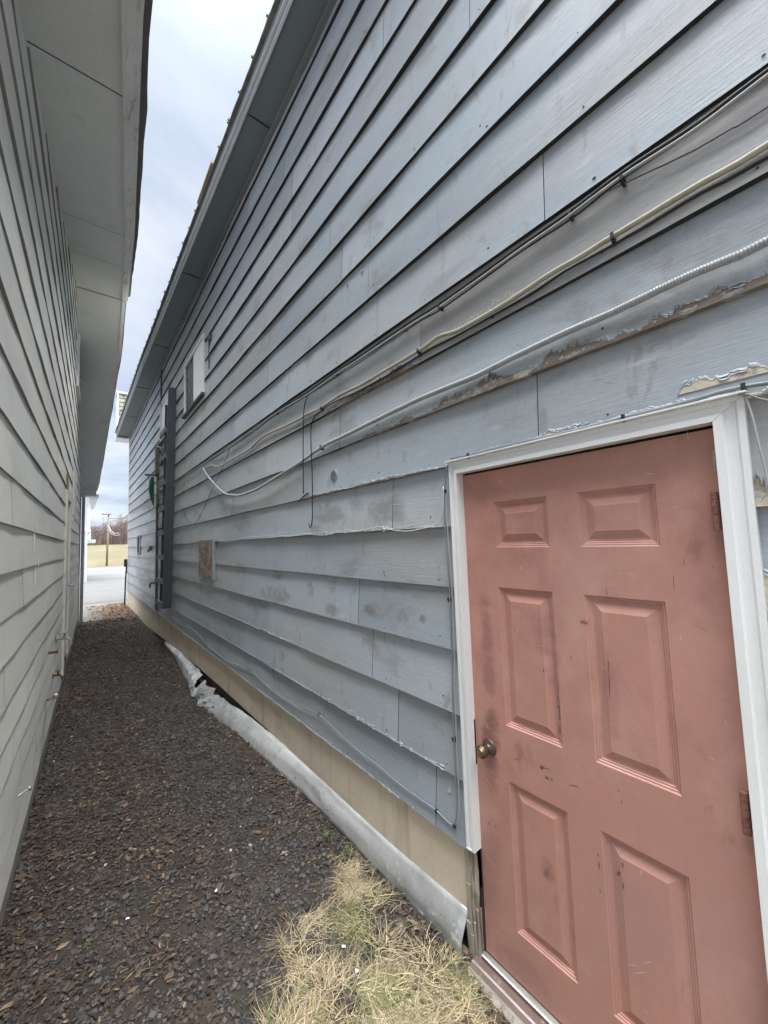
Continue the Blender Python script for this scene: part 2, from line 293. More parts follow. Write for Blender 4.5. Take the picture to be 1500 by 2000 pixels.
# ------------------------------------------------------------------ lapped siding
def wob(k, s): return .0016*math.sin(s*2.1+k*1.7)+.0012*math.sin(s*5.3+k*4.1)+.0008*math.sin(s*11+k*2.3)
class Siding:
    def __init__(s, rows, T, ob=.020, ot=.004, top=None):
        s.rows = rows; s.T = T; s.ob = ob; s.ot = ot; s.top = top; s.special = None
    def front(s, k, a, z):
        zb, zt = s.rows[k], s.rows[k+1]
        return (s.ob+wob(k, a)) + (s.ot-s.ob)*(z-zb)/(zt-zb)
    def build(s, mb, a0, a1, holes=(), joints=None, seed=1, step=.12, gap=.0016):
        r = random.Random(seed)
        for k in range(len(s.rows)-1):
            zb, zt = s.rows[k], s.rows[k+1]+.012
            js = sorted(set((joints or {}).get(k, [])) | set())
            a = a0+r.uniform(.6, 3.4); 
            while a < a1-.3:
                if all(abs(a-j) > 1.0 for j in js): js.append(a)
                a += r.choice([1.22, 2.44, 3.66, 3.66])
            js = sorted(js)
            hs = [h for h in holes if h[2] < zt-.001 and h[3] > zb+.001]
            cuts = sorted(set([a0, a1]+[j for j in js if a0 < j < a1]+[e for h in hs for e in h[:2] if a0 < e < a1]))
            tone = r.uniform(-1, 1); dz = 0; do = 0
            for c0, c1 in zip(cuts[:-1], cuts[1:]):
                if c0 in js: tone = r.uniform(-1, 1); dz = r.uniform(-.0015, .0015); do = r.uniform(-.0008, .0012)
                mid = (c0+c1)/2
                zr = [(zb, zt)]
                for h in hs:
                    if h[0] < mid < h[1]:
                        nr = []
                        for (p, q) in zr:
                            if h[2] > p: nr.append((p, min(q, h[2])))
                            if h[3] < q: nr.append((max(p, h[3]), q))
                        zr = [t for t in nr if t[1]-t[0] > .004]
                g0 = c0+(gap if c0 in js else 0); g1 = c1-(gap if c1 in js else 0)
                n = max(1, int((g1-g0)/step))
                for (p, q) in zr:
                    P = []
                    for i in range(n+1):
                        a = g0+(g1-g0)*i/n
                        top = s.top(a) if s.top else 99
                        lo = p+(dz+.0012*math.sin(a*3.7+k) if p == zb else 0)
                        hi = min(q, top)
                        if lo > hi: lo = hi
                        fl = s.front(k, a, lo)+do; fh = max(.0015, s.front(k, a, hi)+do)
                        P.append((s.T(a, lo, fl), s.T(a, hi, fh), s.T(a, lo+.001, 0.)))
                    for A, B in zip(P[:-1], P[1:]):
                        if s.top and (A[1][2]-A[0][2] < 1e-4) and (B[1][2]-B[0][2] < 1e-4): continue
                        mb.face([A[0], A[1], B[1], B[0]], (s.special(k, A[0][1]) if s.special else 0), tone)
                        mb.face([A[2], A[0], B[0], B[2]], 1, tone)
                    if c0 in js or c0 in (a0,) or any(abs(c0-h[0]) < 1e-6 or abs(c0-h[1]) < 1e-6 for h in hs):
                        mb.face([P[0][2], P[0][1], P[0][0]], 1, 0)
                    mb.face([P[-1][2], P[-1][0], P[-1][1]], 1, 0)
    def nails(s, mb, a0, a1, holes, mi, seed=3, prob=.8, rad=.0050):
        r = random.Random(seed)
        for k in range(len(s.rows)-1):
            a = a0+.2
            while a < a1:
                for dz in (.028, .058):
                    if r.random() < prob*(1 if dz < .04 else .45):
                        aa = a+r.uniform(-.02, .02); z = s.rows[k]+dz+r.uniform(-.006, .006)
                        if any(h[0]-.02 < aa < h[1]+.02 and h[2]-.02 < z < h[3]+.02 for h in holes): continue
                        if s.top and z > s.top(aa)-.03: continue
                        R = rad*r.uniform(.6, 1.25); ee = r.uniform(.7, 1.3)
                        pts = [s.T(aa+R*math.cos(t)*ee, z+R*math.sin(t), s.front(k, aa, z)+.0024) for t in [i*math.pi/3 for i in range(6)]]
                        mb.face(pts, mi, 0)
                a += .406

ZS = .2816; Z0 = CAMH-1.358
rowsR = [Z0+k*ZS for k in range(0, 20)]
ZSOF = CAMH+3.80
TR = lambda a, z, o: (RX-o, a, z)
DY0, DY1, DZ0, DZ1 = .229, 1.127, CAMH-1.749, CAMH+.283       # door leaf
TY0, TY1, TZ1 = .160, 1.168, CAMH+.343                         # trim outer
win1 = (5.545, 6.785, CAMH+2.125, CAMH+2.985)
win2 = (8.05, 9.12, CAMH+2.17, CAMH+3.04)
swin = (12.10, 12.82, CAMH-.18, CAMH+.35)
holesR = [(TY0+.02, TY1-.02, 0, TZ1-.02), (win1[0]+.02, win1[1]-.02, win1[2]+.02, win1[3]-.02), (win2[0]+.02, win2[1]-.02, win2[2]+.02, win2[3]-.02), (swin[0], swin[1], swin[2], swin[3])]
SR = Siding(rowsR, TR, ob=.025, top=lambda a: ZSOF+.01)
A0R, A1R = -1.75, 15.35

rb = thing('grey_house', 'long building with blue grey lapped siding, terracotta door and dark eave', 'building', (2.5, 6, 0))
jointsR = {10: [1.752], 13: [2.645, .928], 8: [1.331], 7: [2.116, 3.4], 3: [1.20-.14+.9], 1: [1.62], 0: [1.36], 5: [3.17], 4: [3.06, 5.0], 2: [1.831], 12: [2.177]}
SR.special = lambda k, y: 7 if (k == 8 and y < 1.331) or (k == 5 and y < .2) else 0
mb = MB(); SR.build(mb, A0R, A1R, holesR, jointsR, seed=5)
SR.nails(mb, A0R, A1R, holesR, 2)
mb.face([(RX+.004, A0R, .3), (RX+.004, DY0, .3), (RX+.004, DY0, ZSOF+.1), (RX+.004, A0R, ZSOF+.1)][::-1], 3)
mb.face([(RX+.004, DY1, .3), (RX+.004, A1R, .3), (RX+.004, A1R, ZSOF+.1), (RX+.004, DY1, ZSOF+.1)][::-1], 3)
mb.face([(RX+.004, DY0, DZ1), (RX+.004, DY1, DZ1), (RX+.004, DY1, ZSOF+.1), (RX+.004, DY0, ZSOF+.1)][::-1], 3)
sid = mb

# ends of the long wall, far and near, and the back so it holds together from the side
mb = MB()
mb.box((RX+.02, A1R-.01, -.4), (6.5, A1R+.02, ZSOF+.2)); mb.box((RX+.02, A0R-.02, -.2), (6.5, A0R+.01, ZSOF+.2)); mb.box((6.5, A0R, -.4), (6.54, A1R, ZSOF+.2))
mb.build('end_wall', M['siding'], rb)
mb = MB(); mb.box((RX-.026, A1R-.01, CAMH-1.40), (RX+.05, A1R+.075, ZSOF-.0)); mb.build('corner_board', M['white'], rb, bevel=.003)

# peeled paint: exposed board with a curled rim of paint
def peel(parent, k, a0, a1, hmax, seed, zbase=None, m='bare', step=.004, prof=None, minh=.0, name='peeled_patch', soft=True):
    mb = sid; n = int((a1-a0)/step); cols = []
    for i in range(n+1):
        a = a0+(a1-a0)*i/n; u = i/n
        env = min(1, min(u, 1-u)*9) if soft else 1.
        if prof: env *= np.interp(a, [p[0] for p in prof], [p[1] for p in prof])
        u1 = .5+.75*fn(a*4.2, seed, 0, 3)+.35*fn(a*19, seed+9, 0, 3)
        u1 = max(0, u1); lv = math.floor(u1*4)/4; fr = u1*4-math.floor(u1*4); u1 = lv+.25*min(1, fr*3.2)
        h = hmax*env*(u1*.8+.10*fn(a*120, seed+19, 0, 3)); h = max(h, minh*env*(.6+.5*fn(a*30, seed+2)))
        zb = (SR.rows[k] if zbase is None else zbase)+.0006
        cols.append((a, zb, h))
    for (a, zb, h), (b, zc, g) in zip(cols[:-1], cols[1:]):
        if h < .0015 and g < .0015: continue
        def P(a, z, e=0.):
            kk = max(0, min(len(SR.rows)-2, int((z-SR.rows[0])/ZS)))
            if zbase is None: kk = k
            return TR(a, z, SR.front(kk, a, z)+.0026+e)
        mi = 4 if m == 'bare' else 5
        mb.face([P(a, zb), P(a, zb+h), P(b, zc+g), P(b, zc)], mi)
        if zbase is None: mb.face([TR(a, zb-.001, .006), P(a, zb, .0005), P(b, zc, .0005), TR(b, zc-.001, .006)], mi)
        # curled lip, here and there
        q = fn(a*38, seed+3, 0, 3); q2 = fn(b*38, seed+3, 0, 3)
        l0 = .0015+.007*max(0, q); l1 = .0015+.007*max(0, q2); e0 = .0012+.006*max(0, q); e1 = .0012+.006*max(0, q2)
        mb.face([P(a, zb+h-l0, e0), P(a, zb+h+.002, -.0005), P(b, zc+g+.002, -.0005), P(b, zc+g-l1, e1)], 0)
        # lifted, cracked paint higher up
        if q > -.15:
            c = zb+h+.004+.016*abs(fn(a*8, seed+40, 0, 2)); cc = zc+g+.004+.016*abs(fn(b*8, seed+40, 0, 2)); t_ = .0045*(q+.15); t2 = .0045*(q2+.15)
            mb.face([P(a, c-.0045, .0005+t_), P(a, c+.002, -.0008), P(b, cc+.002, -.0008), P(b, cc-.0045, .0005+max(0, t2))], 0)
        # islands of paint left on the board
        if h > .02 and q > .22: 
            c = zb+h*(.35+.4*abs(fn(a*20, seed+8))); mb.face([P(a, c-.003, .0012), P(a, c+.004*q*4, .002), P(b, c+.003*q2*4, .002), P(b, c-.004, .0012)], 0)
peel(rb, 7, -.84, 2.1, .105, 3, prof=[(-1.2,.5),(.0,.6),(.15,.55),(.3,.75),(.42,.45),(.6,1.),(.72,.45),(.85,.5),(.93,1.2),(1.0,.6),(1.3,.45),(2.1,.2)], minh=.012)
peel(rb, 8, 1.34, 2.3, .075, 13, prof=[(1.34,1),(1.7,.8),(2.3,.3)], minh=.004)
peel(rb, 6, 1.22, 2.6, .022, 23)
peel(rb, 5, 1.22, 3.4, .012, 33)
peel(rb, 1, 1.22, 3.4, .006, 43)
peel(rb, 2, 2.8, 6.5, .012, 47)
peel(rb, 0, 1.22, 9.5, .009, 53)
peel(rb, 1, 3.5, 9.5, .009, 57)
peel(rb, 6, .2, 1.18, .065, 63, zbase=TZ1+.001, m='bare_cream', prof=[(.2,.9),(.45,.6),(.7,.7),(.9,.5),(1.18,.3)])
peel(rb, 6, -.84, .20, .05, 73, m='bare_cream', minh=.01, soft=False)
peel(rb, 5, -.84, .20, .30, 77, m='bare_cream', minh=.05, soft=False)
peel(rb, 4, -.84, .20, .28, 79, m='bare_cream', minh=.04, soft=False)
peel(rb, 3, -.84, .20, .24, 80, m='bare_cream', minh=.03, soft=False)
peel(rb, 2, -.84, .20, .20, 81, m='bare_cream', minh=.03, soft=False)
peel(rb, 6, .10, .30, .05, 83, zbase=TZ1+.045, m='bare_cream')

def blob(mb, c, ru, rv, rot=0, mi=0, n=10, jag=.35, ax=(Vector((0,1,0)), Vector((0,0,1))), seed=0):
    r = random.Random(seed); pts = []
    for i in range(n):
        t = 2*math.pi*i/n; q = 1-jag*r.random(); u = math.cos(t)*ru*q; v = math.sin(t)*rv*q
        pts.append(Vector(c)+ax[0]*(u*math.cos(rot)-v*math.sin(rot))+ax[1]*(u*math.sin(rot)+v*math.cos(rot)))
    mb.face(pts[::-1], mi)
def onfront(px, py, e=.003):
    p = W(px, py, .02); k = max(0, min(18, int((p.z-SR.rows[0])/ZS))); return Vector((RX-SR.front(k, p.y, p.z)-e, p.y, p.z))
mb = sid
for (px, py, ru, rv, rot) in [(876,1546,.012,.020,.2),(828,1508,.013,.012,0),(866,1257,.012,.010,0),(862,1246,.006,.005,0),(790,1228,.006,.02,.1),(786,1224,.008,.008,0)]:
    blob(mb, onfront(px, py), ru, rv, rot, 5, 12, .4, seed=px)
r = random.Random(4)
for i in range(170):
    u = r.random(); px = 880+u*125+r.gauss(0, 3); py = 650-u*78+r.gauss(0, 4+3*u)
    blob(mb, onfront(px, py, .0034), r.uniform(.001, .0042), r.uniform(.0008, .0022), r.uniform(-.4, .4), 6, 6, .5, seed=i)
for i in range(90):
    u = r.random(); px = 800+u*50+r.gauss(0, 3); py = 610-u*20+r.gauss(0, 2)
    blob(mb, onfront(px+10, py-12, .0034), r.uniform(.001, .003), r.uniform(.0006, .0012), r.uniform(-.4, .4), 6, 6, .5, seed=i)
for (px, py, L_, an) in [(775,985,.05,.1),(800,984,.04,.15),(790,1003,.02,1.2),(860,1340,.02,.05),(690,975,.03,.9),(745,560,.04,.6),(1150,420,.05,.3),(880,140,.08,.5),(1040,600,.05,.5)]:
    blob(mb, onfront(px, py, .0034), L_, .0011, an, 6, 8, .4, seed=px)
r = random.Random(77)
for i in range(240):
    y = r.uniform(-.1, 1) ** 1 * 5+.1; z = r.uniform(.6, 5.4)
    if TY0-.03 < y < TY1+.03 and z < TZ1+.05: continue
    k = int((z-SR.rows[0])/ZS); zc = z
    if zc-SR.rows[k] < .03 or SR.rows[k+1]-zc < .04: continue
    an = r.choice([.5, .45, .6, -.2, 1.2])+r.gauss(0, .1)
    for q in range(r.randint(1, 4)):
        yy = y+r.gauss(0, .02); zz = zc+r.gauss(0, .008)
        blob(sid, Vector((RX-SR.front(k, yy, zz)-.0035, yy, zz)), r.uniform(.008, .035), r.uniform(.0005, .0011), an, 8 if r.random() < .7 else 4, 8, .5, seed=i*5+q)
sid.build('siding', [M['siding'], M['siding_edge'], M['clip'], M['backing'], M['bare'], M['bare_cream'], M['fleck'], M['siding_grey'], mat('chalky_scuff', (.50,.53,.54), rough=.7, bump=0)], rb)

# skirt board under the siding and the footing behind the loose sheet
mb = MB(); ys = [1.194, 1.9, 2.7, 3.8, 5.06, 6, 7.2, 8.5, 10, 12, 13.5, 15.38]; zb = [.153, .14, .13, .13, .12, .10, .06, .03, -.05, -.14, -.16, -.18]
n = 120; pr = []
for i in range(n+1):
    a = ys[0]+(ys[-1]-ys[0])*i/n; z1 = Z0+.006; z0 = np.interp(a, ys, zb); x = RX-.004+.004*fn(a*1.3, 5)
    pr.append((a, z0, z1, x))
for (a, z0, z1, x), (b, y0, y1, x2) in zip(pr[:-1], pr[1:]):
    mb.face([(x, a, z0), (x, a, z1), (x2, b, y1), (x2, b, y0)]); mb.face([(x+.03, a, z0), (x, a, z0), (x2, b, y0), (x2+.03, b, y0)])
mb.build('skirt_board', M['skirt'], rb)
mb = MB(); mb.box((RX+.035, TY1-.02, -.4), (RX+.2, 15.34, .30)); mb.box((RX+.035, A0R, -.4), (RX+.2, TY0+.02, .34)); mb.box((RX+.1, TY0, -.4), (RX+.2, TY1, .02)); mb.build('footing', M['block'], rb)
mb = MB(); mb.box((RX-.004, A0R, .15), (RX+.03, TY0+.01, Z0+.006)); mb.build('skirt_board', M['skirt'], rb)

# eave: soffit, fascia, metal lips, roofing
def xo(a): return float(np.interp(a, [-3.3, 2.2, 9, 15.5], [1.135, 1.112, 1.028, 1.016]))
mb = MB(); n = 60; sj = [W(388, 540).y, 4.3, 7.6, 10.9]
for i in range(n):
    a = A0R-.1+(15.45-A0R+.1)*i/n; b = A0R-.1+(15.45-A0R+.1)*(i+1)/n
    mb.face([(xo(a), a, ZSOF), (xo(b), b, ZSOF), (RX+.02, b, ZSOF+.012), (RX+.02, a, ZSOF+.012)], 0)
    mb.face([(RX-.055, a, ZSOF-.03), (RX-.055, b, ZSOF-.03), (RX-.055, b, ZSOF+.01), (RX-.055, a, ZSOF+.01)][::-1], 0)
    mb.face([(RX-.055, a, ZSOF-.03), (RX-.02, a, ZSOF-.03), (RX-.02, b, ZSOF-.03), (RX-.055, b, ZSOF-.03)][::-1], 0)
for a in (3.1, 5.6, 8.0, 10.4, 12.9):
    mb.box((xo(a)+.01, a-.003, ZSOF-.004), (RX-.06, a+.003, ZSOF+.003), 1)
mb.build('soffit', [M['soffit'], M['backing']], rb)
mb = MB()
def strip(mb, off0, off1, z0, z1, mi, jit=0.):
    for i in range(90):
        a = A0R-.1+(15.45-A0R+.1)*i/90; b = A0R-.1+(15.45-A0R+.1)*(i+1)/90
        ja = jit*fn(a*1.5, 3); jb = jit*fn(b*1.5, 3)
        x0, x1, y0, y1 = xo(a)-off0+ja, xo(a)-off1+ja, xo(b)-off0+jb, xo(b)-off1+jb
        mb.hexa([(x1, a, z0), (x0, a, z0), (y0, b, z0), (y1, b, z0), (x1, a, z1), (x0, a, z1), (y0, b, z1), (y1, b, z1)], mi)
strip(mb, -.006, .012, ZSOF-.010, ZSOF+.10, 0); mb.build('fascia', M['fascia'], rb)
mb = MB(); strip(mb, -.002, .017, ZSOF-.014, ZSOF-.006, 0); strip(mb, .013, .033, ZSOF+.035, ZSOF+.043, 0); mb.build('drip_edge', M['fascia_light'], rb)
mb = MB(); strip(mb, .013, .030, ZSOF+.044, ZSOF+.12, 0, .002); mb.build('gutter_board', M['fascia'], rb)
mb = MB(); ws = []
NR = 620
for i in range(NR+1):                              # corrugated sheets with raised ribs
    a = A0R-.1+(15.5-A0R+.1)*i/NR; ph = (a % .305)/.305
    rib = .020 if ph < .10 else (.012 if ph < .16 else 0); rag = .006*fn(a*3, 1)
    ws.append((a, rib, rag))
for (a, h, g), (b, h2, g2) in zip(ws[:-1], ws[1:]):
    xa, xb = xo(a)-.062+g, xo(b)-.062+g2; z = ZSOF+.125
    mb.face([(xa, a, z+h), (xb, b, z+h2), (3.9, b, z+1.2+h2), (3.9, a, z+1.2+h)][::-1])
    mb.face([(xa, a, z+h), (xb, b, z+h2), (xb, b, z-.012+g2), (xa, a, z-.012+g)])
    mb.face([(xa, a, z-.012+g), (xb, b, z-.012+g2), (xo(b)+.02, b, z+.0), (xo(a)+.02, a, z+.0)])
    if h > .015: mb.box((xa-.012, a, z+.004), (xa+.02, a+.018, z+.022))
mb.face([(3.9, A0R, ZSOF+1.325), (3.9, 15.5, ZSOF+1.325), (6.6, 15.5, ZSOF+.1), (6.6, A0R, ZSOF+.1)])
for a in (A0R-.06, 15.42): mb.face([(1.3, a, ZSOF+.1), (3.9, a, ZSOF+1.3), (6.5, a, ZSOF+.1)], 0)
mb.build('roof', M['roof'], rb)
mb = MB(); mb.box((xo(3)-.085, 3.9, ZSOF+.15), (xo(3)-.03, 4.5, ZSOF+.175), 0)
mb.build('roof_patch', M['tan_wood'], rb)
# false front of the far end, seen past the eave
mb = MB(); mb.box((1.035, 15.47, 5.66), (2.6, 15.95, 7.10), 0)
for i in range(10):
    z = 5.66+i*.144; mb.hexa([(1.04,15.445,z),(2.6,15.445,z),(2.6,15.47,z),(1.04,15.47,z),(1.04,15.463,z+.144),(2.6,15.463,z+.144),(2.6,15.47,z+.144),(1.04,15.47,z+.144)], 0)
fp = mb.build('parapet', M['moss'], rb)
mb = MB(); mb.box((1.0, 15.43, 5.57), (1.04, 15.99, 7.13)); mb.box((.975, 15.42, 7.10), (2.62, 16.0, 7.16)); mb.box((.99, 15.40, 5.53), (RX+.1, 16.0, 5.575)); mb.build('parapet_trim', M['white'], rb)
mb = MB(); mb.box((1.02, 15.46, 5.578), (RX-.01, 15.9, 5.66)); mb.build('return_box', M['soffit'], rb)

# windows
def window(win, parent, split, pane_kind, sill=True, name='window', two=True):
    y0, y1, z0, z1 = win; fw = .04
    e = MB(); x0, x1 = RX-.038, RX+.03
    e.box((x0, y0, z0), (x1, y0+fw, z1)); e.box((x0, y1-fw, z0), (x1, y1, z1)); e.box((x0, y0+fw, z0), (x1, y1-fw, z0+fw)); e.box((x0, y0+fw, z1-fw), (x1, y1-fw, z1))
    o = e.build(name, M['white'], parent, bevel=.003)
    s = MB(); ym = y0+(y1-y0)*split
    s.box((x0+.012, ym-.022, z0+fw), (x1-.01, ym+.022, z1-fw)); s.box((x0+.02, y0+fw, z0+fw), (x1-.01, ym-.02, z0+fw+.025)); s.box((x0+.02, y0+fw, z1-fw-.025), (x1-.01, ym-.02, z1-fw))
    s.build('sash', M['white'], o, bevel=.002)
    g = MB(); g.box((RX-.022, y0+fw, z0+fw), (RX-.016, ym-.022, z1-fw)); g.build('pane', M['pane_glare'] if pane_kind != 2 else M['glass_dark'], o)
    g = MB(); g.box((RX-.010, ym, z0+fw), (RX-.004, y1-fw, z1-fw)); g.build('pane', M['glass_dark'] if pane_kind != 1 else M['pane_glare'], o)
    if sill:
        g = MB(); g.box((x0-.03, y0-.02, z0-.035), (x1, y1+.02, z0-.004)); g.build('sill', M['ladder'], o)
    return o
window(win1, rb, .50, 0); window(win2, rb, .5, 1)
# little blanked opening low on the far part
e = MB(); y0, y1, z0, z1 = swin
e.box((RX-.03, y0, z0), (RX+.0, y0+.09, z1)); e.box((RX-.03, y1-.09, z0), (RX, y1, z1)); e.box((RX-.03, y0+.09, z0), (RX, y1-.09, z0+.07)); e.box((RX-.03, y0+.09, z1-.05), (RX, y1-.09, z1))
o = e.build('window', M['rung'], rb)
e = MB(); e.box((RX-.004, y0+.05, z0+.05), (RX-.001, y1-.05, z1-.03)); e.build('pane', M['glass_dark'], o)
# grey board, and black panel painting the shade in a hole, beneath second window
e = MB(); e.box((RX-.024, 8.05, CAMH+1.93), (RX-.016, 9.05, CAMH+2.13), 0); e.box((RX-.030, 8.15, CAMH+1.70), (RX-.017, 9.0, CAMH+1.92), 1)
e.build('dark_hole_panel', [M['rung'], M['backing']], rb)

# door trim
def trim(parent):
    x0, x1 = RX-.042, RX+.02
    def prof_v(mb, ya, yb, z0, z1, s, slope_top=None):        # ya = outer, yb = inner
        d = (yb-ya)
        stops = [(0, x0+.004), (.22, x0+.004), (.30, x0+.010), (.62, x0+.010), (.70, x0), (1, x0)]
        for (u, xa), (v, xb) in zip(stops[:-1], stops[1:]):
            zt0 = z1-(TZ1-DZ1-.004)*u; zt1 = z1-(TZ1-DZ1-.004)*v
            pts = [(xa, ya+d*u, z0), (xb, ya+d*v, z0), (xb, ya+d*v, zt1), (xa, ya+d*u, zt0)]
            mb.face(pts if s > 0 else pts[::-1])
        for yy, xx in ((ya, x0+.004), (yb, x0)):
            zt = z1 if yy == ya else z1-(TZ1-DZ1-.004)
            pts = [(x1, yy, z0), (xx, yy, z0), (xx, yy, zt), (x1, yy, zt)]; mb.face(pts)
        mb.face([(x1, ya, z0), (x0+.002, ya, z0), (x0+.002, yb, z0), (x1, yb, z0)])
    mb = MB(); prof_v(mb, TY1, DY1-.004, CAMH-1.335, TZ1, -1, True); mb.build('door_trim', M['white'], parent)
    mb = MB(); prof_v(mb, TY0, DY0-.004, .06, TZ1, 1, True); mb.build('door_trim', M['white'], parent)
    mb = MB(); zi = DZ1+.004; d = TZ1-zi
    stops = [(0, x0+.004), (.22, x0+.004), (.30, x0+.010), (.62, x0+.010), (.70, x0), (1, x0)]
    for (u, xa), (v, xb) in zip(stops[:-1], stops[1:]):
        za, zb_ = TZ1-d*u, TZ1-d*v; ya, yb_ = (TY1-TY1+DY1-.004)+(TY1-DY1+.004)*(1-u), (DY1-.004)+(TY1-DY1+.004)*(1-v)
        wa, wb = TY0+(DY0-.004-TY0)*u, TY0+(DY0-.004-TY0)*v
        g = .0012
        mb.face([(xa, ya-g, za), (xa, wa+g, za), (xb, wb+g, zb_), (xb, yb_-g, zb_)])
    mb.face([(x1, TY1, TZ1), (x1, TY0, TZ1), (x0+.004, TY0, TZ1), (x0+.004, TY1, TZ1)])
    mb.face([(x1, DY1, zi), (x0, DY1, zi), (x0, DY0, zi), (x1, DY0, zi)])
    mb.build('door_trim', M['white'], parent)
    mb = MB(); mb.box((x0-.012, TY0-.008, TZ1+.0005), (x1, TY1+.008, TZ1+.006)); mb.build('drip_cap', M['white'], parent, bevel=.001)
trim(rb)
# jamb returns (dark gap and inner frame)
mb = MB(); xj = RX+.02
mb.box((RX+.001, DY1+.001, CAMH-1.33), (RX+.14, DY1+.03, DZ1+.03)); mb.box((RX+.004, DY1+.001, .05), (RX+.14, DY1+.03, CAMH-1.33)); mb.box((RX+.001, DY0-.03, .05), (RX+.14, DY0-.001, DZ1+.03)); mb.box((RX+.001, DY0, DZ1+.0062), (RX+.14, DY1, DZ1+.03)); mb.build('door_frame', mat('dark_stained_frame', (.06,.035,.03), rough=.8), rb)
mb = MB(); mb.face([(RX+.135, DY0-.05, 0), (RX+.135, DY0-.05, DZ1+.1), (RX+.135, DY1+.05, DZ1+.1), (RX+.135, DY1+.05, 0)]); mb.build('door_backing', M['backing'], rb)

# the door leaf with six raised panels
def door(parent):
    x = RX+.006; g = .004; mb = MB()
    cols = [(.381, .618), (.731, .966)]; rws = [(CAMH-1.558, CAMH-.992), (CAMH-.773, CAMH-.215), (CAMH-.049, CAMH+.143)]
    Y = [DY0+g, .381, .618, .731, .966, DY1-g]; Z = [DZ0+.006, rws[0][0], rws[0][1], rws[1][0], rws[1][1], rws[2][0], rws[2][1], DZ1-g]
    prof = [(0, 0), (.004, .0045), (.008, .0045), (.011, .0085), (.015, .0085), (.018, .0115), (.026, .0115), (.050, .0035), (.053, .0022)]
    for i in range(5):
        for j in range(7):
            y0, y1, z0, z1 = Y[i], Y[i+1], Z[j], Z[j+1]
            if i in (1, 3) and j in (1, 3, 5):
                for (d0, h0), (d1, h1) in zip(prof[:-1], prof[1:]):
                    a = [(x+h0, y0+d0, z0+d0), (x+h0, y1-d0, z0+d0), (x+h0, y1-d0, z1-d0), (x+h0, y0+d0, z1-d0)]
                    b = [(x+h1, y0+d1, z0+d1), (x+h1, y1-d1, z0+d1), (x+h1, y1-d1, z1-d1), (x+h1, y0+d1, z1-d1)]
                    for q in range(4): mb.face([a[q], b[q], b[(q+1) % 4], a[(q+1) % 4]])
                mb.face([b[0], b[3], b[2], b[1]])
            else: mb.face([(x, y0, z0), (x, y0, z1), (x, y1, z1), (x, y1, z0)])
    # edges
    ya, yb, za, zb_ = Y[0], Y[-1], Z[0], Z[-1]; t = .044
    mb.face([(x, ya, za), (x+t, ya, za), (x+t, ya, zb_), (x, ya, zb_)]); mb.face([(x, yb, za), (x, yb, zb_), (x+t, yb, zb_), (x+t, yb, za)])
    mb.face([(x, ya, zb_), (x+t, ya, zb_), (x+t, yb, zb_), (x, yb, zb_)]); mb.face([(x, ya, za), (x, yb, za), (x+t, yb, za), (x+t, ya, za)])
    # marks on the paint
    mk = mb; r = random.Random(8)
    def q(px, py, e=.0006): return W(px, py, -.006+e)
    for (px, py, ru, rv, rot, mi) in [(1058,1499,.010,.012,.5,0),(1068,1519,.009,.008,0,0),(1078,1522,.006,.004,0,0),(1395,900,.004,.022,0,3),(1398,914,.005,.012,0,3),(1394,883,.004,.006,0,3),
        (1090,1345,.0022,.03,.02,0),(1090,1365,.003,.02,-.1,0),(1093,1395,.004,.035,.05,0),(1093,1425,.004,.02,-.05,0),(1091,1380,.005,.012,.3,0),
        (1170,1690,.003,.016,0,2),(1172,1740,.002,.008,0,2),(1168,1670,.002,.006,0,2),(1208,1706,.006,.012,.3,2),(1216,1690,.003,.010,0,2),(1217,1730,.003,.014,0,2),(1115,1285,.002,.010,0,2),
        (1190,1340,.002,.05,.03,2),(1188,1300,.0015,.03,.05,2),(1185,1155,.001,.02,0,2),(1316,1140,.001,.03,0,2),(1336,1098,.001,.012,0,2),(1208,1544,.002,.005,0,2),(1214,1567,.002,.006,0,2),
        (1063,1500,.03,.0015,-.3,2),(1120,1535,.028,.0015,-.35,2),(1010,1483,.02,.001,-.25,2),(1062,1310,.003,.010,0,2),(1005,1230,.001,.02,.2,2)]:
        blob(mk, q(px, py, .0004 if mi != 2 else .0007), ru, rv, rot, mi+1, 12, .45, seed=px*7+py)
    for i in range(26):
        px = 938+r.gauss(8, 10); py = r.choice([1415, 1510, 1700, 1880, 1850, 1780])+r.gauss(0, 14)
        p_ = q(px, py)
        if p_.y < DY1-.01 and p_.z > DZ0+.03: blob(mk, p_, r.uniform(.001, .003), r.uniform(.0015, .004), r.uniform(-1, 1), 2, 6, .5, seed=i)
    for (px, py, l, an) in [(980,945,.016,1.3),(978,938,.010,1.2),(1232,1122,.012,.8),(1210,1121,.008,.2),(1268,955-30,.02,.2),(1018,1110,.012,1.5),(1250,1900,.03,-.7),(1235,1885,.025,-.5),(1265,1880,.02,-.8),(1262,1976,.008,.3),(1343,850,.02,1.5),(1252,1705,.012,1.5)]:
        blob(mk, q(px, py), l, .0011, an, 2, 8, .4, seed=px)
    for i in range(60):
        yy = r.uniform(.26, 1.10); zz = r.uniform(.12, 2.0)
        if any(abs(yy-c_) < .02 for c_ in (.381,.618,.731,.966)) or (.38 < yy < .62 or .73 < yy < .97): continue
        blob(mk, Vector((RX+.006-.0006, yy, zz)), r.uniform(.001, .012), r.uniform(.0005, .0012), r.uniform(-1.6, 1.6), r.choice([2, 2, 3]), 7, .5, seed=i+900)
    for (px, py, ru, rv, rot) in [(1068,1703,.012,.028,.5),(955,1608,.010,.012,0),(968,1615,.008,.018,0),(1140,1215,.03,.010,0),(1375,1230,.05,.0012,.55)]:
        blob(mk, q(px, py), ru*.6, rv*.7, rot, 5, 14, .5, seed=px)
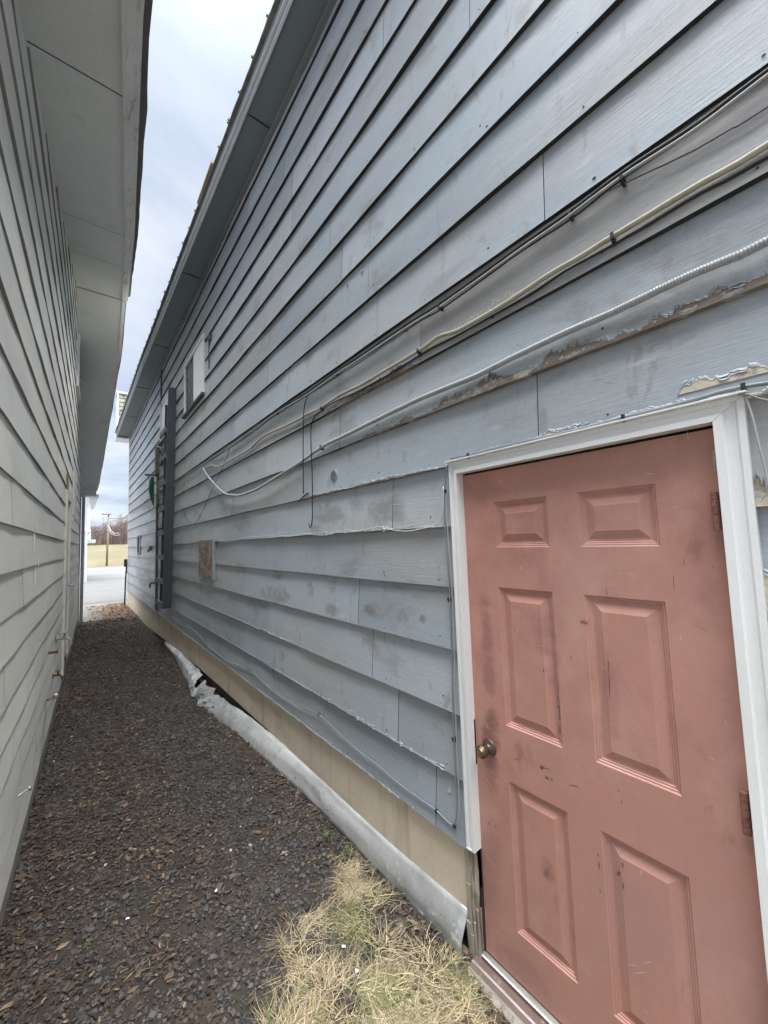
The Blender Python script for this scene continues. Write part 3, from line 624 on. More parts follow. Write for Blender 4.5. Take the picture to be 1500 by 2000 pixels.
    d = mb.build('door', [M['door'], M['door_chip'], M['pale_scratch'], M['dark_scratch'], mat('grey_primer', (.42,.38,.37), rough=.7), mat('faint_smudge', (.27,.125,.11), rough=.6)], parent, merge=True)
    # knob
    kc = Vector((x, 1.052, CAMH-.892)); kb = MB()
    prof = [(.0, .034), (.004, .034), (.008, .030), (.010, .016), (.032, .014), (.036, .020), (.044, .0255), (.056, .0265), (.063, .024), (.066, .018)]
    n = 24; vs = []; 
    for (h, rr) in prof:
        for k in range(n): t = 2*math.pi*k/n; vs.append((kc.x-h, kc.y+rr*math.cos(t), kc.z+rr*math.sin(t)))
    fs = [(i*n+k, (i+1)*n+k, (i+1)*n+(k+1) % n, i*n+(k+1) % n) for i in range(len(prof)-1) for k in range(n)]; fs.append(tuple((len(prof)-1)*n+k for k in range(n)))
    kb.mesh(vs, fs); ko = kb.build('door_knob', M['knob'], d, smooth=True)
    kb = MB(); vs = []; pf = [(.066, .0175), (.068, .0165), (.068, .0115), (.067, .0105), (.067, .008), (.0685, .0075), (.0685, 0.0005)]
    for (h, rr) in pf:
        for k in range(n): t = 2*math.pi*k/n; vs.append((kc.x-h, kc.y+rr*math.cos(t), kc.z+rr*math.sin(t)))
    fs = [(i*n+k, (i+1)*n+k, (i+1)*n+(k+1) % n, i*n+(k+1) % n) for i in range(len(pf)-1) for k in range(n)]
    kb.mesh(vs, fs); kb.build('lock_face', M['brass'], d)
    # hinges (painted knuckles) on the right
    for zc in (CAMH+.047, CAMH-.74, CAMH-1.52):
        h = MB()
        for q_ in range(5):
            z = zc-.052+q_*.021; h.tube([(RX-.008, DY0+.013, z), (RX-.008, DY0+.013, z+.0195)], .0088, 12)
        h.box((RX+.0035, DY0-.004, zc-.052), (RX+.0065, DY0+.012, zc+.052)); h.build('hinge', M['hinge'], d)
    h = MB(); h.box((RX-.002, DY1-.004, CAMH-.99), (RX+.012, DY1+.002, CAMH-.80)); h.build('strike_plate', M['rust'], d)
door(rb)
# threshold
mb = MB(); y0, y1 = TY0-.03, TY1-.01
pts = [(RX+.05, .049), (RX-.012, .049), (RX-.016, .044), (RX-.016, .030), (RX-.040, .026), (RX-.044, .030), (RX-.050, .026), (RX-.066, .018), (RX-.070, .022), (RX-.076, .016), (RX-.092, .004), (RX-.092, -.06)]
mis = [2, 2, 2, 0, 0, 0, 1, 0, 0, 1, 1]
for (p, q, mi) in zip(pts[:-1], pts[1:], [1, 2, 0, 0, 1, 1, 0, 1, 1, 3, 3]):
    nn = 16
    for i in range(nn):
        a = y0+(y1-y0)*i/nn; b = y0+(y1-y0)*(i+1)/nn
        mb.face([(p[0], a, p[1]), (q[0], a, q[1]), (q[0], b, q[1]), (p[0], b, p[1])][::-1], mi)
mb.face([(p[0], y1, p[1]) for p in pts], 3)
mb.build('threshold', [mat('brown_stained_sill', (.13,.08,.065), rough=.6, var=.25, nscale=9, spots=[((.30,.24,.2), 14, (1,.6,1), .6, .68, .7)]), M['alu'], M['white_plain'], M['rot']], rb)
# rotten jamb foot, under the cut off trim
mb = MB(); r = random.Random(2)
ny, nzz = 10, 26; G = {}
for i in range(ny+1):
    for j in range(nzz+1):
        y = 1.198-(1.198-DY1-.0)*i/ny; z = CAMH-1.330-(.39)*j/nzz
        rag = .05*abs(fn(y*60, 4)) if j == nzz else 0
        G[i, j] = (RX-.020+.010*fn(y*55, z*4, 2)+(.03*max(0, j/nzz-.75)*(1+fn(y*40, 8))), y, z+rag)
for i in range(ny):
    for j in range(nzz): mb.face([G[i, j], G[i+1, j], G[i+1, j+1], G[i, j+1]])
for j in range(nzz): mb.face([(RX+.03, G[0, j][1], G[0, j][2]), G[0, j], G[0, j+1], (RX+.03, G[0, j+1][1], G[0, j+1][2])])
for (y, zt, zb_, wd) in [(1.19,.14,-.02,.012),(1.172,.10,-.03,.008),(1.155,.16,.0,.006),(1.14,.22,.03,.008),(1.18,.3,.09,.010)]:
    mb.hexa([(RX-.02, y-wd, zb_), (RX-.02, y+wd*.3, zb_-.01), (RX+.0, y+wd*.3, zb_), (RX+.0, y-wd, zb_), (RX-.024, y-wd, zt), (RX-.024, y+wd, zt), (RX+.0, y+wd, zt), (RX+.0, y-wd, zt)])
mb.build('rotten_jamb', M['rot'], rb, smooth=False)

# round louvred vent
vc = W(652, 929, .02); vn = MB(); n = 24; R_v = .045
prof = [(0, R_v), (.010, R_v), (.012, R_v-.004), (.012, R_v-.010)]
vs = [(RX-.012-h, vc.y+rr*math.cos(2*math.pi*k/n), vc.z+rr*math.sin(2*math.pi*k/n)) for h, rr in prof for k in range(n)]
fs = [(i*n+k, (i+1)*n+k, (i+1)*n+(k+1) % n, i*n+(k+1) % n) for i in range(3) for k in range(n)]
vn.mesh(vs, fs); vo = vn.build('round_vent', M['flex'], rb, smooth=False)
vn = MB(); vn.face([(RX-.014, vc.y+(R_v-.01)*math.cos(2*math.pi*k/n), vc.z+(R_v-.01)*math.sin(2*math.pi*k/n)) for k in range(n)][::-1], 1)
for i in range(6):
    z = vc.z-.030+i*.012; hw = math.sqrt(max(0, (R_v-.010)**2-(z-vc.z)**2)); vn.hexa([(RX-.027, vc.y-hw, z-.004), (RX-.027, vc.y+hw, z-.004), (RX-.024, vc.y+hw, z-.004), (RX-.024, vc.y-hw, z-.004), (RX-.018, vc.y-hw, z+.004), (RX-.018, vc.y+hw, z+.004), (RX-.015, vc.y+hw, z+.005), (RX-.015, vc.y-hw, z+.005)], 0)
vn.build('louvre', [M['flex'], M['backing']], vo)
# pair of screw caps
for (px, py) in ((705, 529), (677, 556)):
    mb = MB(); c = onfront(px, py, 0); rr = .010; mb.tube([(c.x+.002, c.y, c.z), (c.x-.008, c.y, c.z)], rr, 10); mb.build('screw_cap', M['pale_cable'], rb, smooth=False)
# bracket below the first window's near jamb and a batten above the second window
mb = MB(); p = W(412, 665); mb.box((RX-.05, p.y-.10, p.z-.03), (RX-.015, p.y-.02, p.z+.04)); mb.box((RX-.03, p.y+.0, p.z-.40), (RX-.014, p.y+.02, p.z-.02)); mb.build('wall_bracket', M['ladder'], rb)
mb = MB(); mb.box((RX-.045, 8.98, CAMH+3.0), (RX-.02, 9.03, CAMH+3.75)); mb.build('batten', M['ladder'], rb)

# ------------------------------------------------------------------ cables on the right wall
def cable(pxs, r, mname, name, label, off=None, cat='cable', extend=None, n=8, step=.03, ribs=False, offs=None, clips=(), pre=None, group='cables fixed along the siding'):
    r *= .86
    off = (.0265+r) if off is None else max(off, .0255+r)
    pts = [W(q[0], q[1], off if len(q) < 3 else q[2]) for q in pxs]
    if extend: pts = [Vector(e) for e in extend]+pts
    path = smooth_path(pts, step)
    for i, p in enumerate(path):
        p.z += .0012*fn(p.y*9, r*1000); p.x += .0010*fn(p.y*7, 3+r*1000)
    rad = r
    if ribs:
        L_ = 0; dense = []; rad = []
        for a, b in zip(path[:-1], path[1:]):
            m_ = max(1, int((b-a).length/.0018))
            for k in range(m_): dense.append(a+(b-a)*k/m_)
        path = dense; rad = [r*(1+.085*math.sin(i*2*math.pi/4)) for i in range(len(path))]
    mb = MB(); mb.tube(path, rad, n)
    o = mb.build(name, M[mname], None, smooth=True); tag(o, label, cat, group)
    rebase(o)
    if clips:
        for c in clips:
            p = W(c[0], c[1], off); cb = MB()
            cb.box((RX-off-r-.0025, p.y-.0045, p.z-r-.002), (RX-.014, p.y+.0045, p.z+r+.002)); cb.box((RX-off-.002, p.y-.0045, p.z-r-.010), (RX-.014, p.y+.0045, p.z-r-.001))
            bpy.context.view_layer.update()
            cb.build('clip', M['clip'], o)
    return o
main = [(1500,143),(1357,250),(1214,342),(1114,417),(1023,480),(945,536),(858.6,597),(790,640),(696.5,703),(656,729),(603,767),(540.7,805),(484,845.5),(419.7,890),(372,921),(350,938),(318,966),(285,983),(256,998)]
def shift(pts, dy, f=1.): return [(p[0], p[1]+dy*((p[0]/1500)**f)) for p in pts]
def ext(z0, z1, off=.035): return [(RX-off, -1.6, z0), (RX-off, -.6, (z0+z1)/2)]
e1 = W(1500, 143).z
cable([(q[0], q[1]-6*(q[0]/1500)) for q in main], .0068, 'black_cable', 'wall_cable', 'thick black cable, uppermost of the bundle running the length of the siding', extend=[(RX-.03, -1.5, e1+.02), (RX-.03, -.5, e1+.015)], clips=[(1114,418),(790,640),(656,729),(540,806)])
cable([(q[0], q[1]+4*(q[0]/1500)) for q in main], .0060, 'pale_cable', 'wall_cable', 'pale grey cable hugging the black one at the top of the bundle', off=.040, extend=[(RX-.04, -1.5, e1+.0), (RX-.04, -.5, e1-.003)], clips=[(858,598),(1214,348)])
cable([(q[0], q[1]+(13 if 400 < q[0] < 1250 else 5)*(q[0]/1500)+2.2*math.sin(q[0]*.03)) for q in main[:-3]], .0042, 'black_cable', 'wall_cable', 'thin black wire weaving just under the pale bundle cable', off=.029, extend=[(RX-.03, -1.5, e1-.03), (RX-.03, -.5, e1-.02)])
cable([(1500,208),(1430.6,250),(1357,293),(1270,334.5),(1192,371),(1127,401),(1060,446),(980,512),(900,570),(820,628),(740,683),(690,716)], .0028, 'brown_cable', 'wall_cable', 'thin brown wire dropping away from the upper bundle at the right', extend=[(RX-.03, -1.2, W(1500,208).z+.02), (RX-.03, -.4, W(1500,208).z+.01)])
cable([(1500,282),(1440,320),(1370,358),(1300,400),(1240,436),(1196.6,462),(1118.6,510),(1066.6,540),(980,597),(893,646),(858.6,657),(816,686),(757,721),(700.8,754),(666.6,770),(624,798),(606.7,806),(566,828),(515,852),(490,875),(460,893),(429,911),(415,909),(401,914.5)], .0105, 'conduit', 'wall_conduit', 'cream stained conduit running below the dark cable bundle', cat='conduit', extend=[(RX-.035, -1.5, W(1500,282).z), (RX-.035, -.5, W(1500,282).z-.004)], n=12, clips=[(1197,463),(818,686),(628,797)])
cable([(1500,306),(1370,376),(1253,446),(1180,488),(1100,532),(1040,572),(970,612),(893,655),(850,676),(816,696),(760,731),(700,764),(650,787),(628.7,801),(614,813.7),(607.8,832,.035),(607.3,865,.05),(609.5,920,.06),(610,960,.06),(610,1011.7,.06),(608.7,1027,.06),(605.5,1031,.06),(603,1022.7,.06)], .0048, 'black_cable', 'wall_cable', 'black wire under the cream conduit, its loose end hooked at the bottom', extend=[(RX-.03, -1.5, W(1500,306).z-.01), (RX-.03, -.5, W(1500,306).z-.006)])
cable([(603,766),(598,780,.05),(593.5,803,.06),(592,883,.06),(592.7,964,.055)], .0045, 'black_cable', 'hanging_wire', 'black wire end hanging straight down from the cable bundle', group='loose ends hanging on the siding')
cable([(583,980.5,.026),(592,970,.026),(597,965.5,.026),(603,963,.03)], .0045, 'black_cable', 'hanging_wire', 'short black curled scrap of wire on the siding left of the round vent', off=.027, group='loose ends hanging on the siding')
cable([(1500,471),(1448,497),(1370,528),(1283,568.5),(1196.6,609.6),(1110,647),(1023,687.6),(936.6,731),(900,746.5),(826.7,776),(753,811),(680,847.5),(628.7,873,.038),(588,901.7,.045),(548,927,.05),(507.7,952,.055),(485.7,962,.055),(463.7,967.4,.055),(438,963,.055),(416,942,.05),(403,926,.045),(397,914.5,.038)], .0135, 'flex', 'flexible_conduit', 'thick ribbed grey conduit sagging in a loop at its left end', cat='conduit', extend=[(RX-.04, -1.5, W(1500,471).z+.03), (RX-.04, -.6, W(1500,471).z+.012)], ribs=True, n=12, clips=[(628,873)])
cable([(760,668,.034),(709,702,.034),(658,737),(592,784),(511,836),(482,848),(450,868),(405,897)], .0030, 'pale_cable', 'wall_cable', 'thin white wire branching off below the bundle left of middle', off=.030)
cable([(449,876),(438,905,.04),(417.8,949,.05),(397.7,993,.05),(388,1013,.05),(380,1023,.05),(372,1022.4,.05),(362,1008,.04),(357,990,.03)], .0036, 'black_cable', 'hanging_wire', 'thin black wire crossing the conduit loop and curling up near the ladder', group='loose ends hanging on the siding')
cable([(425,1052),(441.7,1058.6),(463.7,1054),(484,1049),(504,1047.5),(530,1047),(544,1044),(561,1048.5),(595.7,1041.8),(621,1045.4),(643,1044),(672.7,1035.5),(702,1036.6),(746,1028),(768,1035.5),(801,1037),(837.7,1029),(859.7,1018),(865,1000),(866,975),(866,950)], .0026, 'white_cable', 'wall_cable', 'thin white wire wavering along a board edge from the strand board to the door', off=.036)
low = [(873,905),(870,935),(868,970),(868,1010),(871,1060),(876,1120),(880,1200),(883,1300),(885,1400),(889,1500),(892,1560),(891,1596),(887,1613),(878,1608),(862,1592),(851,1582),(780,1531),(740,1496),(700,1466),(654,1424),(622,1395),(600,1386),(577,1377.5),(546.7,1358.5),(516,1334),(488,1308),(448.5,1294),(424,1276),(399.5,1254),(378,1231),(350,1217.5),(332,1200.6),(304,1182),(286,1168),(270,1160)]
cable(low, .0036, 'grey_cable', 'wall_cable', 'grey cable down beside the door trim then along the lowest board', off=.026, clips=[(868,958),(876,1170),(885,1443),(852,1583),(887,1612),(622,1395),(488,1308)])
cable([(q[0]+(5 if i < 12 else 0), q[1]) for i, q in enumerate(low[:13])], .0030, 'pale_cable', 'wall_cable', 'thin pale wire beside the grey cable at the left door trim', off=.033)
cable([(1500,748),(1452,755),(1410,765),(1370,776.5),(1283,800),(1218,815),(1110,843.5),(1001.6,867.5),(915,888.6),(880,896)], .0068, 'grey_cable', 'wall_cable', 'grey cable laid along the top of the door trim', off=.040, extend=[(RX-.03, -1.2, W(1500,748).z+.03), (RX-.03, -.3, W(1500,748).z+.01)], clips=[(1452,755),(1218,815),(915,889)])
cable([(1300,803),(1360,786),(1410,773),(1435,768),(1450,770),(1458,780),(1464,798),(1469.6,815),(1482.6,871),(1493,910),(1500,945),(1508,990)], .0032, 'pale_cable', 'hanging_wire', 'thin pale wire looping down right of the door', off=.045, group='loose ends hanging on the siding')
cable([(1440,769,.05),(1462,771,.05),(1480,778,.045),(1500,783,.04),(1530,786,.04)], .0030, 'grey_cable', 'wall_cable', 'short grey wire running right from the corner of the door trim')
cable([(256,998),(270,992),(290,972),(312,958),(330,952),(345,942)], .004, 'pale_cable', 'wall_cable', 'pale slack wire crossing the siding behind the ladder', off=.06)
cable([(258,1120),(270,1130),(280,1134),(292,1140),(302,1142)], .004, 'pale_cable', 'wall_cable', 'short white wire low on the far siding beyond the ladder', off=.03)

# ------------------------------------------------------------------ things on the right wall
p0, p1 = W(388, 1055, .05), W(415, 1131, .05)
t = thing('strand_board_cover', 'weathered strand board panel screwed to the siding, pale metal edge', 'board', (RX-.04, 5.5, p1.z))
mb = MB(); ya, yb, za, zb_ = W(415,1055,.05).y, W(388,1055,.05).y, W(415,1132,.05).z, W(415,1054,.05).z
nn = 10
for i in range(nn):
    a = ya+(yb-ya)*i/nn; b = ya+(yb-ya)*(i+1)/nn; da = .012*fn(a*6, 2); db = .012*fn(b*6, 2)
    mb.hexa([(RX-.052, a, za+da), (RX-.036, a, za+da), (RX-.036, b, za+db), (RX-.052, b, za+db), (RX-.052, a, zb_), (RX-.036, a, zb_), (RX-.036, b, zb_), (RX-.052, b, zb_)])
mb.build('panel', M['osb'], t)
mb = MB(); mb.box((RX-.054, ya-.006, za-.005), (RX-.014, ya-.001, zb_+.012)); mb.box((RX-.034, ya, za+.02), (RX-.014, yb-.02, zb_-.01)); mb.build('edge_strip', M['flex'], t)

# site-built ladder
t = thing('wooden_ladder', 'home made dark grey wooden ladder leaning on the siding', 'ladder', (RX-.1, 8, 0))
lt, lb_ = 2.83+CAMH, -.98+CAMH
mb = MB(); xw = RX-.15
ya_t, ya_b = 7.45, 7.78
def lean(zf): return ya_b+(ya_t-ya_b)*zf
mb.hexa([(xw-.02, ya_b, lb_-.10), (xw+.12, ya_b, lb_-.10), (xw+.12, ya_b+.045, lb_-.10), (xw-.02, ya_b+.045, lb_-.10), (xw-.0, ya_t, lt), (xw+.125, ya_t, lt), (xw+.125, ya_t+.045, lt), (xw-.0, ya_t+.045, lt)])
mb.build('rail', M['ladder'], t, bevel=.004)
mb = MB(); d = .55
mb.hexa([(xw+.02, ya_b+d, lb_-.16), (xw+.12, ya_b+d, lb_-.16), (xw+.12, ya_b+d+.045, lb_-.16), (xw+.02, ya_b+d+.045, lb_-.16), (xw+.04, ya_t+d, lt-.15), (xw+.125, ya_t+d, lt-.15), (xw+.125, ya_t+d+.045, lt-.15), (xw+.04, ya_t+d+.045, lt-.15)])
mb.build('rail', M['ladder'], t, bevel=.004)
for (py) in (852, 899, 947, 995, 1041, 1087, 1133, 1177):
    z = AY(334, py, 8.0).z; zf = (z-lb_)/(lt-lb_); y = lean(zf); mb = MB()
    mb.box((xw-.035, y-.01+.045, z-.045), (xw-.003, y+d+.06, z+.045)); mb.build('rung', M['rung'], t, bevel=.003)
# slim post with a rag beyond the ladder
t = thing('slim_post', 'thin dark post standing against the siding just beyond the ladder', 'post', (RX-.06, 9.3, 0))
mb = MB(); mb.box((RX-.075, 9.22, CAMH-1.30), (RX-.03, 9.29, CAMH+1.0)); mb.build('shaft', M['ladder'], t)
mb = MB(); mb.box((RX-.10, 9.15, CAMH+1.55), (RX-.03, 9.28, CAMH+2.12)); mb.box((RX-.28, 9.18, CAMH+1.50), (RX-.03, 9.24, CAMH+1.54)); mb.box((RX-.07, 9.18, CAMH+.9), (RX-.03, 9.27, CAMH+1.52)); mb.build('bracket', M['olive'], t)
mb = MB(); prev = None
for i in range(9):
    z = CAMH+1.48-.085*i; ww = .10*math.sin(math.pi*min(1, (i+1.2)/9)**.8)
    row = [(RX-.13-ww+.02*k, 9.16+.02*math.sin(k*2+i), z) for k in range(0, int(5))]
    row = [(RX-.10-ww*(1-k/4)-.02, 9.18+.015*math.sin(k*2.1+i*.7), z) for k in range(5)]
    if prev:
        for k in range(4): mb.face([prev[k], prev[k+1], row[k+1], row[k]]); mb.face([tuple(np.add(q, (0,.006,0))) for q in (row[k], row[k+1], prev[k+1], prev[k])])
    prev = row
o = mb.build('green_rag', M['green'], None, smooth=True); tag(o, 'faded green rag hanging from the bracket beyond the ladder', 'rag'); rebase(o)
# pale nailed block and small fittings on the far wall
mb = MB(); a, b = W(325, 1015, .03), W(311, 1031, .03); mb.box((RX-.04, 8.45, CAMH+.42), (RX-.018, 9.20, CAMH+.60)); mb.box((RX-.034, 8.45, CAMH+.36), (RX-.018, 9.20, CAMH+.40), 1)
o = mb.build('nailed_board', [M['bare_cream'], M['backing']]); tag(o, 'short bare board nailed to the siding between post and ladder', 'board'); rebase(o)
t = thing('outlet_box', 'small weathered outlet box on the far siding', 'outlet box', tuple(W(295, 1071, .02)))
c = W(295, 1071, .02); mb = MB(); mb.box((RX-.06, c.y-.09, c.z-.05), (RX-.018, c.y+.09, c.z+.05)); mb.build('box', M['bare'], t, bevel=.004)
mb = MB(); mb.box((RX-.09, c.y-.03, c.z-.09), (RX-.06, c.y+.02, c.z-.02)); mb.build('cover', M['ladder'], t)
c = W(303, 1138, .02); t = thing('tap', 'dark outdoor tap low on the siding beside the slim post', 'tap', tuple(c))
mb = MB(); mb.tube([(RX-.015, c.y, c.z), (RX-.10, c.y, c.z), (RX-.12, c.y, c.z-.03), (RX-.12, c.y, c.z-.10)], .018, 8); mb.box((RX-.03, c.y-.08, c.z-.05), (RX-.018, c.y+.08, c.z+.07)); mb.build('spout', M['ladder'], t)
mb = MB(); mb.tube([(RX-.075, c.y, c.z+.02), (RX-.075, c.y, c.z+.055)], .008, 8); mb.tube([(RX-.075, c.y-.03, c.z+.055), (RX-.075, c.y+.03, c.z+.055)], .008, 8); mb.build('handle', M['ladder'], t)
# black meter box at the far corner with its pipe
t = thing('meter_box', 'small black box on the far corner of the grey house', 'utility box', (RX-.08, 15.5, .1))
q = AY(249.5, 1099, 15.4); mb = MB(); mb.box((q.x-.10, 15.37, q.z-.13), (q.x+.06, 15.52, q.z+.12)); mb.build('box', M['clip'], t, bevel=.01)
mb = MB(); mb.tube([(q.x-.03, 15.42, q.z-.12), (q.x-.05, 15.42, q.z-.5), (q.x-.07, 15.42, -.05)], .022, 8); mb.tube([(q.x-.0, 15.42, q.z-.12), (q.x-.0, 15.42, q.z-.35)], .03, 8); mb.build('pipe', M['clip'], t, smooth=True)

# ------------------------------------------------------------------ loose galvanised sheet along the base
def sheet():
    mb = MB()
    ya = [1.205, 1.41, 1.7, 2.11, 2.56, 3.11, 3.8, 4.5, 4.75, 5.2, 5.85, 7.2, 8.5]
    xb = [1.318, 1.315, 1.318, 1.32, 1.318, 1.28, 1.24, 1.185, 1.16, 1.13, 1.20, 1.31, 1.355]
    ztop = [.170, .160, .145, .140, .138, .138, .130, .120, .115, .125, .115, .08, .015]
    xt = [1.378, 1.378, 1.377, 1.377, 1.376, 1.374, 1.350, 1.30, 1.27, 1.285, 1.345, 1.372, 1.375]
    NA, NB = 150, 7; P = {}
    for i in range(NA+1):
        a = ya[0]+(ya[-1]-ya[0])*i/NA
        x0 = np.interp(a, ya, xb); x1 = np.interp(a, ya, xt); zt = np.interp(a, ya, ztop)
        crump = math.exp(-((a-4.95)/.55)**2)+.6*math.exp(-((a-6.0)/.3)**2)
        for j in range(NB+1):
            u = j/NB                                   # 0 top, 1 ground
            g = gz(1.2, a)-.015
            z = zt+(g-zt)*u
            bulge = (.013+.025*crump)*math.sin(math.pi*min(1, u))**1.3+.007*math.exp(-((u-.5-.14*math.sin(a*1.7))/.09)**2)+.006*math.exp(-((a-2.35+.3*u)/.02)**2)+.006*math.exp(-((a-3.5-.2*u)/.03)**2)
            x = x1+(x0-x1)*(u**.85)-bulge
            x += .009*fn(a*2.2, u*1.3, 1)+.004*fn(a*7, u*3, 2)
            c = crump*(.05*fn(a*5.0, u*2.2, 4, 2)+.022*abs(fn(a*9, u*3, 7, 2)))
            fold = crump*.03*(1 if math.sin(a*21+u*3) > .2 else -1)*fn(a*3, u*2, 3)
            x -= c+fold; z += crump*.035*fn(a*7, u*4, 9, 3)*(1-u)
            P[i, j] = (min(x, RX-.006 if z > zt-.03 else RX), a+crump*.03*fn(a*9, u*6, 2), z)
    for i in range(NA):
        for j in range(NB):
            a = P[i, j][1]
            if 5.28 < a < 5.36+.10*(1-j/NB) and j < 3: continue      # tear
            mb.face([P[i, j], P[i+1, j], P[i+1, j+1], P[i, j+1]])
    o = mb.build('metal_sheet', M['galv'], None, smooth=True, merge=True)
    for pl in o.data.polygons: pl.use_smooth = not (4.45 < pl.center.y+o.location.y < 5.75)
    s = o.modifiers.new('thick', 'SOLIDIFY'); s.thickness = .0015; s.offset = -1
    tag(o, 'dented galvanised metal sheet bulging along the foot of the grey siding', 'metal sheet'); rebase(o)
sheet()

# ------------------------------------------------------------------ left house: gable end wall
TL = lambda a, z, o: (LC+LK*a+o, a, z)
yl = [1018, 1122]; rz = [WL(0, y).z for y in (1630, 1560, 1485, 1404, 1312, 1220, 1122, 1018, 908, 790, 661, 535, 400, 255, 110)]
LS = .247; rowsL = [WL(0, 1790, .02).z, WL(0, 1715, .02).z]+[WL(0, y, .02).z for y in (1640, 1562, 1485, 1404, 1312, 1220, 1122, 1018, 908, 790, 661, 535, 400, 255, 110)]; rowsL += [rowsL[-1]+.275*k for k in range(1, 14)]
APY = 8.1
def rake(a): return CAMH+(2.67+.325*(a-2.37) if a < APY else 4.53-.66*(a-APY))
LEND = 12.55; L0 = .75
lh = thing('white_house', 'off white lapped siding house whose gable end lines the left of the alley', 'building', (-2, 5, 0))
ldoor = (6.70, 7.75, .25, CAMH+.83)
lw = (8.75, 9.75, CAMH+3.0, CAMH+4.0)
mb = MB(); SL = Siding(rowsL, TL, ob=.016, ot=.004, top=rake)
holesL = [(ldoor[0], ldoor[1], 0, ldoor[3]), (8.55, 9.35, CAMH+.62, CAMH+1.35)]
SL.build(mb, L0, LEND, holesL, {5: [2.6], 7: [3.1]}, seed=9)
SL.nails(mb, L0, LEND, holesL, 1, seed=8, prob=.35, rad=.003)
mb.face([TL(L0, -.1, -.003), TL(LEND, -.2, -.003), TL(LEND, 1.5+CAMH, -.003), TL(APY, 4.5+CAMH, -.003), TL(L0, rake(L0), -.003)], 2)
mb.build('siding', [M['left_siding'], M['left_edge'], M['backing']], lh)
mb = MB()
for i in range(60):
    a = L0+(LEND-L0)*i/60; b = L0+(LEND-L0)*(i+1)/60
    mb.hexa([TL(a,gz(0,a)-.05,.0), TL(a,gz(0,a)-.05,.012), TL(b,gz(0,b)-.05,.012), TL(b,gz(0,b)-.05,.0), TL(a,rowsL[0]+.03,.0), TL(a,rowsL[0]+.03,.010), TL(b,rowsL[0]+.03,.010), TL(b,rowsL[0]+.03,.0)])
mb.build('base_board', mat('dark_stained_base_board', (.20,.195,.175), rough=.9, var=.25, nscale=4, stretch=(1,.6,2), spots=[((.36,.36,.33), 5, (1,.4,2), .55, .66, .7)]), lh)
# rake soffit: from the wall out to the fascia, following the gable
OY = [-3.4, 1.94, 2.9, 4.81, 8.1, 9.09, 12.62]; OX = [-.14, .129, .21, .372, .585, .60, .386]
def xol(a): return float(np.interp(a, OY, OX))
def rk(a): return rake(a)
NS = 64; ss = sorted([L0-.3+(LEND+.05+.3-L0)*i/NS for i in range(NS+1)]+[APY])
mb = MB(); fa = MB(); fb = MB(); ro = MB(); lip = MB()
for a, b in zip(ss[:-1], ss[1:]):
    za, zb_ = rk(a), rk(b)
    dr = -.012 if a >= APY else 0.
    mb.face([(xol(a), a, za+dr), (xol(b), b, zb_+dr), TL(b, zb_+dr, -.01), TL(a, za+dr, -.01)])
    def seg(m, o0, o1, h0, h1, jit=0):
        ja = jit*fn(a*2, 6); jb = jit*fn(b*2, 6)
        m.hexa([(xol(a)+o0, a, za+h0), (xol(a)+o1+ja, a, za+h0), (xol(b)+o1+jb, b, zb_+h0), (xol(b)+o0, b, zb_+h0), (xol(a)+o0, a, za+h1), (xol(a)+o1+ja, a, za+h1), (xol(b)+o1+jb, b, zb_+h1), (xol(b)+o0, b, zb_+h1)])
    k = 1. if a < APY else .55
    seg(lip, -.012, .004, -.028, .02); seg(fa, .004, .045*k, -.016, .10); seg(fa, .045*k, .075*k, .004, .11); seg(ro, .070*k, .112*k, .10, .135, .010)
    dz = 1.6
    ro.face([(xol(a)+.08*k, a, za+.136), (-7., a, za+.136), (-7., b, zb_+.136), (xol(b)+.08*k, b, zb_+.136)][::-1])
mb.build('soffit', M['soffit_left'], lh); lip.build('soffit_bead', M['trim_left'], lh); fa.build('fascia', M['trim_left'], lh); ro.build('roof', M['roof_edge_left'], lh)
for a in (2.6, 4.9, 6.1, 10.1, 11.3):
    mb = MB(); mb.face([(xol(a), a-.004, rk(a-.004)-.0025), (xol(a), a+.004, rk(a+.004)-.0025), TL(a+.004, rk(a+.004)-.0025, .01), TL(a-.004, rk(a-.004)-.0025, .01)]); mb.build('soffit_seam', M['siding_edge'], lh)
# eave return at the far end
mb = MB(); ze = rk(LEND); xw_ = TL(LEND, 0, 0)[0]
mb.box((xw_-.05, LEND+.0, ze-.13), (xol(LEND)+.01, LEND+.35, ze-.002)); mb.build('eave_return', M['soffit_left'], lh)
mb = MB(); mb.box((xw_-.05, LEND-.03, ze-.185), (xol(LEND)+.06, LEND+.42, ze-.131)); mb.build('return_trim', M['trim_left'], lh)
# body behind
mb = MB(); mb.box((-7, LEND-.02, -.3), (xw_-.01, LEND+.0, ze)); mb.build('end_wall', M['left_siding'], lh); mb = MB(); mb.box((-7, L0-.0, -.1), (LC+LK*L0-.002, L0+.02, rk(L0))); mb.build('end_wall', M['left_siding'], lh)
# corner board and downspout
mb = MB(); mb.box((xw_-.09, LEND-.012, -.15), (xw_+.032, LEND+.10, ze-.19)); mb.build('corner_board', M['trim_left'], lh)
t = MB(); x = xw_+.04
t.box((x, LEND-.10, -.07), (x+.07, LEND+.0, ze-.2)); t.build('downspout', M['flex'], lh, bevel=.01)
